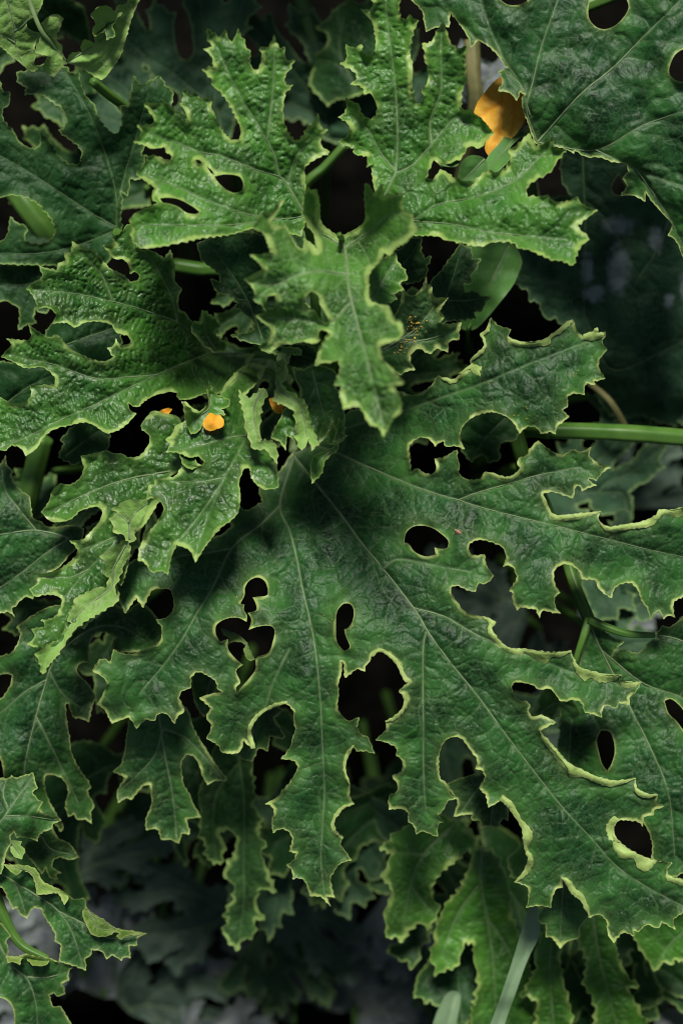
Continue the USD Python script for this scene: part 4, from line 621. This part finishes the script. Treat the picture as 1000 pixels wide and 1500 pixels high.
# ------------------------------------------------------------------ stems and petioles
R = ROOT['squash_plant']
g = lambda x, y: (x, y, ground_e(x, y))
pxtube(R, 'stem', [(455, 600, -9), (465, 640, -20), g(470, 690)], 20, 26, PETIOLE)
pxtube(R, 'petiole', [(429, 662, -8.2), (436, 640, -10), (455, 630, -14)], 6, 13, PETIOLE_PALE, label='pale petiole at the base of the big leaf')
pxtube(R, 'petiole', [(445, 312, 1.4), (455, 360, -2.2), (462, 460, -5), (462, 620, -16)], 5, 11, PETIOLE)
pxtube(R, 'petiole', [(561, 300, 1.4), (540, 350, -2.4), (500, 460, -6), (470, 620, -16)], 5, 11, PETIOLE)
pxtube(R, 'petiole', [(497, 344, 5.4), (500, 360, 2.0), (490, 460, -4), (465, 610, -14)], 4, 9, PETIOLE)
pxtube(R, 'petiole', [(372, 518, -7.6), (400, 522, -8.4), (440, 560, -11), (458, 620, -14)], 4, 9, PETIOLE)
pxtube(R, 'petiole', [(382, 541, -6.8), (400, 548, -8.5), (440, 590, -12), (458, 625, -15)], 4, 8, PETIOLE)
pxtube(R, 'petiole', [(690, 60, -11), (692, 110, -11), (694, 170, -12), (660, 330, -18)], 13, 12, PETIOLE_BROWN, label='olive petiole running down beside the orange flower')
pxtube(R, 'petiole', [(505, 212, -9), (475, 245, -9.5), (447, 272, -10), (430, 330, -13)], 7, 9, PETIOLE)
pxtube(R, 'petiole', [(430, -40, -17), (450, 30, -17.5), (470, 90, -18.5), (490, 200, -24)], 13, 12, PETIOLE)
pxtube(R, 'petiole', [(744, 600, -7.5), (756, 640, -8), (768, 690, -9), (780, 760, -14)], 12, 13, PETIOLE)
pxtube(R, 'petiole', [(254, 388, -12), (290, 394, -12), (340, 400, -12), (420, 460, -15)], 11, 11, PETIOLE)
R5 = ROOT['squash_plant_005']
pxtube(R5, 'petiole', [(790, 720, -9), (822, 800, -5.4), (842, 860, -3.8), (862, 908, -2.8)], 9, 9, PETIOLE, label='green petiole seen through a gap, forking at its leaf')
pxtube(R5, 'petiole_fork', [(862, 906, -2.4), (855, 930, -2.2), (845, 960, -2.4), (838, 985, -2.8)], 7, 4, PETIOLE)
pxtube(R5, 'petiole_fork', [(862, 908, -2.2), (890, 920, -1.9), (920, 929, -1.8), (958, 931, -2.0)], 7, 4, PETIOLE)
pxtube(R5, 'stem', [(790, 720, -9), (760, 690, -18), g(740, 700)], 10, 16, PETIOLE)
R1 = ROOT['squash_plant_001']
pxtube(R1, 'petiole', [(806, 631, -6.2), (880, 633, -6.4), (960, 638, -6.6), (1090, 650, -8)], 12.5, 13.5, PETIOLE, label='thick bright green petiole lying level between two leaves', n=40)
pxtube(R1, 'petiole', [(806, 631, -6.2), (770, 628, -9), (730, 640, -15), g(700, 680)], 12.5, 14, PETIOLE)
pxtube(R1, 'petiole', [(786, 209, -1.4), (776, 190, -3), (772, 215, -7), (800, 400, -22)], 6, 11, PETIOLE_PALE)
pxtube(R1, 'petiole', [(850, 12, -6), (900, -8, -6), (980, -40, -6)], 10, 10, PETIOLE)
pxtube(R1, 'petiole', [(840, 545, -14), (880, 575, -13), (898, 595, -13), (915, 625, -14)], 4.5, 6, PETIOLE_BROWN)
R2 = ROOT['squash_plant_002']
pxtube(R2, 'petiole', [(150, 20, -17), (190, 70, -17), (250, 115, -18), (330, 180, -24)], 15, 16, PETIOLE, label='blurred green petiole in the dark gap')
pxtube(R2, 'petiole', [(135, 118, -2.4), (155, 135, -3.6), (185, 158, -5.4), (230, 200, -9)], 7, 8, PETIOLE)
pxtube(R2, 'petiole', [(15, 270, -14), (45, 310, -14), (75, 352, -15), (110, 420, -20)], 19, 20, PETIOLE, label='bright petiole seen through a round hole')
pxtube(R2, 'rib', [(36, -20, 3.6), (58, 40, 3.0), (78, 65, 2.2), (95, 88, 1.4)], 3.2, 2.6, PETIOLE_PALE, label='thick pale rib of the crumpled leaf')
pxtube(R2, 'stem', [(170, 337, -5.4), (190, 370, -10), g(220, 420)], 8, 14, PETIOLE)
R3 = ROOT['squash_plant_003']
pxtube(R3, 'petiole', [(62, 640, -11), (50, 690, -11.5), (38, 740, -12), (20, 830, -16)], 17, 17, PETIOLE, label='broad dim petiole in the gap between leaves')
pxtube(R3, 'petiole', [(78, 962, -3.8), (95, 945, -6), (110, 900, -14), g(140, 860)], 6, 13, PETIOLE)
R4 = ROOT['squash_plant_004']
pxtube(R4, 'petiole', [(-12, 1300, -3.6), (10, 1352, -3.6), (32, 1385, -3.4), (70, 1405, -3.0)], 9, 5, PETIOLE)
pxtube(R4, 'stem', [(-14, 1290, -4), (-20, 1300, -12), g(-10, 1340)], 10, 14, PETIOLE)

# ------------------------------------------------------------------ flowers
def flower(parent, label, petals):
    x = UsdGeom.Xform.Define(stage, path_of(parent, 'flower'))
    tag(x.GetPrim(), label=label)
    for out, vv, ctrl, roof in petals:
        leaf(str(x.GetPath()), 'petal', PETAL, parse(out), [], [parse(q) for q in vv.split(';')], ctrl, roof=roof, cell=14, ladder=0.0, sec=13, rim=0.1, curl=2, teeth=0.5, relief=0.5, thick=0.0005, vein_geo=False)
flower(R1, 'large soft orange flower partly tucked behind a leaf', [
    ('690,178 698,152 712,132 727,116 740,112 756,119 766,134 771,153 768,176 757,194 745,208 737,229 728,233 716,228 710,218 712,200 706,182', '738,114 735,145 731,180 723,229;740,116 752,150 750,192;734,150 716,160 700,176', '690,175,-2.0 727,116,-2.3 768,135,-2.2 735,165,-1.2 723,229,-1.4 765,175,-1.7', 0.10)])
flower(R, 'small orange flower tip peeking from a curled leaf', [
    ('297,622 300,614 306,606 315,605 323,609 328,617 326,625 318,628 310,631 302,629', '316,606 312,618 308,630', '297,622,0.5 315,605,0.1 328,617,0.5 310,631,0.9 312,618,1.7', 0.3)])
flower(R, 'orange sliver of a flower at the edge of a hole', [
    ('230,608 234,602 244,598 252,599 248,605 240,611 234,613', '250,600 240,606 232,612', '231,608,-2.4 251,600,-2.6 246,611,-2.2 234,613,-2.2 241,606,-1.4', 0.2)])
flower(R, 'yellow flower bud inside the pale curled edge', [
    ('394,584 401,582 410,588 415,596 413,604 406,606 400,600 396,592', '396,584 404,594 411,604', '394,584,2.2 415,596,2.2 404,606,2.4 402,582,2.2 404,593,3.3', 0.3)])

# ------------------------------------------------------------------ smooth-leaved weeds, grass blades, insect, pollen
w = thing('round_leaved_weed', 'smooth pale green rounded leaf in the gap beside the small toothed leaves', 'weed')
leaf(w, 'leaf', 'smooth', parse('690,350 705,358 730,354 748,356 759,368 764,384 759,400 752,416 734,440 714,464 698,480 684,484 674,478 678,450 672,420 668,380'), [], [parse('745,360 720,410 690,470')], '690,360,-7 755,380,-7.4 690,475,-8.4 720,420,-7.4', cell=22, ladder=0.1, sec=30, rim=0.5, curl=1.5, teeth=0, relief=0.3)
pxtube(w, 'stalk', [(690, 472, -8.4), (684, 490, -12), g(690, 520)], 3, 4, PETIOLE)
w = thing('seedling', 'small seedling with soft rounded leaflets below the orange flower', 'seedling')
leaf(w, 'leaf', 'smooth', parse('671,255 674,268 688,274 698,266 712,258 714,243 709,231 690,227 677,236'), [], [parse('709,233 690,252 676,266')], '675,240,3.4 690,270,3.4 712,240,3.2', cell=20, ladder=0.1, sec=20, rim=1.0, curl=1.5, teeth=0, relief=0.3)
leaf(w, 'leaf', 'smooth', parse('706,245 715,250 727,252 738,243 748,230 747,216 768,196 762,186 744,194 730,210 716,226'), [], [parse('762,190 735,225 715,246')], '710,245,0.4 745,225,-0.6 765,190,-2', cell=20, ladder=0.1, sec=20, rim=1.2, curl=1.5, teeth=0, relief=0.3)
leaf(w, 'leaf', 'smooth', parse('636,232 648,242 668,243 676,230 672,214 650,212 640,218'), [], [parse('672,222 655,228 640,234')], '640,230,2.8 672,222,2.8 655,240,3.0', cell=20, ladder=0.1, sec=20, rim=1.2, curl=1.5, teeth=0, relief=0.3)

w = thing('grass_blade', 'broad pale green grass blade slanting down past the hanging lobed leaves', 'grass blade')
leaf(w, 'blade', GRASS, parse('780,1322 788,1334 791,1352 789,1372 772,1408 757,1450 740,1498 722,1560 690,1560 718,1500 737,1448 752,1402 766,1356 773,1334'), [], [parse('780,1330 770,1390 745,1450 715,1550')], '780,1330,-6.2 740,1450,-6.0 700,1555,-5.6 790,1370,-6.4 705,1500,-5.8', cell=60, ladder=0, sec=0, rim=0.1, curl=0, teeth=0, relief=0.3, roof=0.15, vein_geo=False)
w = thing('grass_blade', 'dim grey-green blade half hidden behind the toothed lobe', 'grass blade')
leaf(w, 'blade', GRASS, parse('650,1462 662,1452 674,1458 670,1490 655,1560 620,1560 634,1500'), [], [parse('665,1458 655,1500 640,1555')], '660,1460,-14 640,1550,-13 672,1490,-14', cell=60, ladder=0, sec=0, rim=0.1, curl=0, teeth=0, relief=0.3, roof=0.15, vein_geo=False)
def on_leaf(k):
    tr, ee = SURF[k]
    return lambda x, y: float(ee[tr.query([[x, y]], k=4)[1][0]].mean())
MAIN_E, K_E = on_leaf(0), on_leaf(8)

import trimesh
def ellipsoid(path, c, r, mat, axes=None, sub=1):
    s = trimesh.creation.icosphere(subdivisions=sub)
    v = s.vertices * np.array(r)
    A = np.stack([RIGHT, UP, -FWD]) if axes is None else axes
    return put(path, v @ A + c, s.faces, mat)

# ------------------------------------------------------------------ lower leaves of the same plants, in the shade
FIELDS = [q.split('|') for q in DATA.strip().split('\n')]
TEMPLATE = {k: FIELDS[i] for k, i in zip('MBCENS', [0, 23, 24, 27, 54, 75])}

def placed(parent, key, x, y, direction, s, e, mat, flip=1, label='', fine=4.0, **kw):
    f = TEMPLATE[key]
    out, hol, vv = parse(f[3]), [parse(h) for h in f[4].split(';') if h], [parse(v) for v in f[5].split(';') if v]
    cp = np.array([[float(c) for c in q.split(',')] for q in f[6].split()])
    o = vv[0][0].copy(); c = out.mean(0) - o
    a = math.radians(direction) - math.atan2(c[1], c[0] * flip)
    R_ = np.array([[math.cos(a), -math.sin(a)], [math.sin(a), math.cos(a)]]) @ np.diag([flip, 1.0]) * s
    tf = lambda p: (p - o) @ R_.T + (x, y)
    cc = np.column_stack([tf(cp[:, :2]), e + (cp[:, 2] - cp[:, 2].mean()) * s])
    opt = dict(roof=0.10, cell=12 * s + 3, ladder=0.9, sec=28 * s, rim=3, curl=4, teeth=2.0)
    opt.update(kw)
    r = leaf(parent, 'leaf', mat, tf(out), [tf(h) for h in hol], [tf(v) for v in vv], cc, label, fine=fine, **opt)
    ge = ground_e(x, y)
    pxtube(parent, 'petiole', [(x, y, e - 1), ((x + 460) / 2 * .3 + x * .7, (y + 660) / 2 * .3 + y * .7, (e * 2 + ge) / 3 - 2), (x * .7 + 460 * .3, y * .7 + 660 * .3, ge)], 6, 9, PETIOLE, n=14)
    return r

for args in (
    ('squash_plant', 'B', 330, 215, -112, .95, -15, 'dim'), ('squash_plant', 'C', 480, 200, -85, .75, -17, 'dim'),
    ('squash_plant_002', 'B', 215, 275, -150, .8, -15, 'dark'), ('squash_plant_002', 'E', 130, 70, 205, .8, -12, 'dark', -1),
    ('squash_plant', 'B', 430, 520, 160, .55, -11, 'dark'), ('squash_plant', 'C', 470, 470, -70, .5, -10, 'dark'),
    ('squash_plant', 'B', 520, 560, 5, .55, -12, 'dark', -1), ('squash_plant', 'B', 400, 640, 205, .5, -12, 'dark'), ('squash_plant', 'C', 430, 430, 195, .45, -10, 'dark'),
    ('squash_plant_001', 'C', 800, 720, 0, .7, -16, 'dim'), ('squash_plant_001', 'E', 860, 580, -15, .8, -15, 'dim', -1), ('squash_plant_005', 'C', 880, 930, -40, .6, -14, 'dim'),
    ('squash_plant', 'N', 330, 1075, 95, .8, -15, 'dark'), ('squash_plant', 'B', 430, 1120, 85, .85, -19, 'dim'),
    ('squash_plant_005', 'C', 610, 1170, 100, .8, -18, 'dark'), ('squash_plant_005', 'E', 700, 1200, 85, .9, -17, 'dark'), ('squash_plant_005', 'B', 860, 1320, 95, .8, -17, 'dark'),
    ('squash_plant_005', 'C', 930, 1340, 70, .75, -16, 'dark'),
    ('squash_plant_003', 'N', 110, 1150, 85, .85, -16, 'dark'), ('squash_plant_003', 'E', 80, 690, 150, .6, -13, 'dark'),
    ('squash_plant_003', 'B', 200, 690, 130, .5, -9, 'dark'), ('squash_plant_003', 'C', 190, 900, 120, .6, -11, 'dark'), ('squash_plant', 'B', 640, 1000, 70, .8, -22, 'dim')):
    placed(ROOT[args[0]], *args[1:])
b = thing('insect', 'tiny reddish brown insect sitting by a torn hole in the biggest leaf', 'insect')
pe = MAIN_E(671, 779) * 100 + 0.12
c0 = to_world([[671.5, 779.5]], [pe / 100])[0]
ax = np.stack([RIGHT * 0.83 - UP * 0.55, RIGHT * 0.55 + UP * 0.83, -FWD])
ellipsoid(b + '/body', c0, (0.0021, 0.0011, 0.0009), BUG, ax, 2)
ellipsoid(b + '/head', c0 - ax[0] * 0.0024, (0.0008, 0.0008, 0.0007), BUG, ax, 1)
for i, o in enumerate((-1, 0, 1)):
    for sgn in (-1, 1):
        a = c0 + ax[0] * 0.0010 * o
        tube(path_of(b, 'leg'), [a, a + ax[1] * sgn * 0.0014 + ax[0] * 0.0004 * o + ax[2] * 0.0003, a + ax[1] * sgn * 0.0021 + ax[0] * 0.0009 * o - ax[2] * 0.0008], 0.00012, BUG, sides=5)

# pollen specks: nobody could count them
rng = np.random.default_rng(5)
vs, fs = [], []
def speck(px, py, fn, r):
    s = trimesh.creation.icosphere(subdivisions=1)
    c = to_world([[px, py]], [fn(px, py) + r * 0.5])[0]
    fs.append(s.faces + sum(len(x) for x in vs)); vs.append(s.vertices * r * rng.uniform(0.7, 1.2, 3) + c)
for k in range(46):
    speck(608 + rng.normal(0, 9), 482 + rng.normal(0, 10), K_E, rng.uniform(0.0002, 0.0007))
for k in range(16):
    speck(588 + rng.normal(0, 8), 512 + rng.normal(0, 9), K_E, rng.uniform(0.0003, 0.0007))
for cx, cy, m, sp in ((842, 545, 5, 5), (765, 606, 8, 8), (718, 561, 3, 3), (800, 610, 3, 9), (345, 873, 1, 3), (366, 795, 2, 1.5), (478, 905, 2, 4)):
    for k in range(m):
        speck(cx + rng.normal(0, sp), cy + rng.normal(0, sp), MAIN_E, rng.uniform(0.0002, 0.0005))
m = put('/World/pollen', np.vstack(vs), np.vstack(fs), POLLEN)
tag(m.GetPrim(), label='yellow pollen specks scattered on the leaf surfaces', category='pollen', kind='stuff')

# ------------------------------------------------------------------ low plants on the ground behind the gaps
def low_plant(label, items):
    w = thing('garden_weed', label, 'weed')
    for key, x, y, direction, s, e, mat in items:
        placed(w, key, x, y, direction, s, e, mat, flip=1 if (x + y) % 2 else -1, fine=5.0, rim=1, curl=5, teeth=1.5)

low_plant('blurred silvery grey plant on the ground below the longest hanging lobe tip',
          [('B', 470, 1470, -130, .6, -36, 'silver'), ('C', 500, 1480, -70, .55, -37, 'silver'), ('E', 430, 1500, 190, .55, -35, 'silver'), ('B', 520, 1500, -20, .6, -36, 'silver'), ('C', 390, 1440, -110, .5, -38, 'grey')])
low_plant('blurred silvery plant behind the yellowish pointed lobe in the lower left',
          [('B', 150, 1460, -120, .6, -32, 'silver'), ('C', 190, 1480, -30, .6, -33, 'grey'), ('E', 120, 1430, 180, .6, -30, 'silver'), ('B', 230, 1520, 10, .6, -32, 'silver')])
low_plant('dim grey-green plant in the dark gap under the drooping left leaf',
          [('C', 110, 1290, -60, .5, -28, 'grey'), ('B', 90, 1320, 120, .5, -28, 'silver'), ('E', 150, 1230, -30, .5, -31, 'dim')])
low_plant('dim grey-green plant behind the narrow shaded hanging leaf',
          [('E', 370, 1340, 180, .55, -31, 'grey'), ('C', 390, 1330, 0, .55, -32, 'grey'), ('B', 400, 1350, 70, .5, -33, 'dim')])
low_plant('dim plant low between the two longest hanging lobes',
          [('C', 560, 1230, -90, .5, -36, 'dim'), ('B', 580, 1300, 70, .5, -34, 'silver'), ('E', 600, 1350, 50, .5, -33, 'dim')])
low_plant('grey-green plant seen through the gaps around the forking petiole',
          [('C', 760, 880, 170, .5, -28, 'grey'), ('B', 850, 890, -20, .45, -26, 'silver'), ('E', 790, 920, 60, .5, -28, 'grey'), ('B', 890, 740, -60, .5, -28, 'grey')])
low_plant('pale grey plant under the lobed leaf in the lower right corner',
          [('C', 960, 1470, -60, .5, -18, 'silver'), ('E', 900, 1460, 100, .5, -19, 'grey'), ('B', 970, 1480, 40, .5, -18, 'silver')])
low_plant('pale blue-grey leaf behind the orange flower', [('C', 700, 150, -70, .35, -14, 'silver')])

# ------------------------------------------------------------------ unseen leaves all round the view, placed to block low side light
rng = np.random.default_rng(11)
th = np.linspace(0, 2 * np.pi, 60, endpoint=False)
vs, fs, ms, nv = [], [], [], 0
for k in range(230):
    while True:
        x, y = rng.uniform(-900, 1900), rng.uniform(-900, 2500)
        if not (-150 < x < 1150 and -160 < y < 1680): break
    e = rng.uniform(-16, -2) / 100
    r = rng.uniform(150, 230) * (0.62 + 0.38 * np.abs(np.cos(th * 3.5))) * (1 + 0.06 * np.sign(np.sin(th * 25)))
    r = np.minimum(r, 400)
    ang = rng.uniform(0, 6.28)
    px, py = x + r * np.cos(th + ang), y + r * np.sin(th + ang)
    inside = (px > -25) & (px < 1025) & (py > -25) & (py < 1530)
    if inside.any():
        x += -260 if x < 0 else (260 if x > 1000 else 0); y += -260 if y < 0 else (260 if y > 1500 else 0)
        px, py = x + r * np.cos(th + ang), y + r * np.sin(th + ang)
    tx, ty = rng.uniform(-0.35, 0.35, 2) * PX
    out = np.stack([px, py], 1); mid = np.stack([x + 0.5 * (px - x), y + 0.5 * (py - y)], 1)
    pp = np.vstack([[[x, y]], mid, out])
    ee = np.concatenate([[e], np.full(60, e + 0.012), np.full(60, e - 0.006)]) + (pp[:, 0] - x) * tx + (pp[:, 1] - y) * ty
    a = np.arange(60); b_ = (a + 1) % 60
    f = np.vstack([np.c_[np.zeros(60, int), 1 + b_, 1 + a], np.c_[1 + a, 1 + b_, 61 + b_], np.c_[1 + a, 61 + b_, 61 + a]])
    vs.append(to_world(pp, ee)); fs.append(f + nv); nv += len(pp)
m = put('/World/unseen_shade_foliage', np.vstack(vs), np.vstack(fs), MAT['mature'], np.zeros((nv, 3)))
tag(m.GetPrim(), label='mass of squash leaves of the rest of the bed', category='unseen_shade_foliage', kind='stuff')

# ------------------------------------------------------------------ the ground
xs = np.concatenate([-np.geomspace(0.9, 40, 14)[::-1], np.linspace(-0.8, 0.8, 130), np.geomspace(0.9, 40, 14)])
gx, gy = np.meshgrid(xs, xs, indexing='ij')
gz = 0.05 * (fbm(gx / 0.16, gy / 0.16, 3, 4) - 0.55) + 0.02 * (fbm(gx / 0.03, gy / 0.03, 9, 3) - 0.5) - 0.01
nx = len(xs)
i, j = np.meshgrid(np.arange(nx - 1), np.arange(nx - 1), indexing='ij')
q = np.stack([i * nx + j, (i + 1) * nx + j, (i + 1) * nx + j + 1, i * nx + j + 1], -1).reshape(-1, 4)
v = np.stack([gx.ravel(), gy.ravel(), gz.ravel()], 1)
m = put('/World/ground', v, np.vstack([q[:, [0, 1, 2]], q[:, [0, 2, 3]]]), SOIL)
tag(m.GetPrim(), kind='structure', label='dark damp garden soil under the plants')
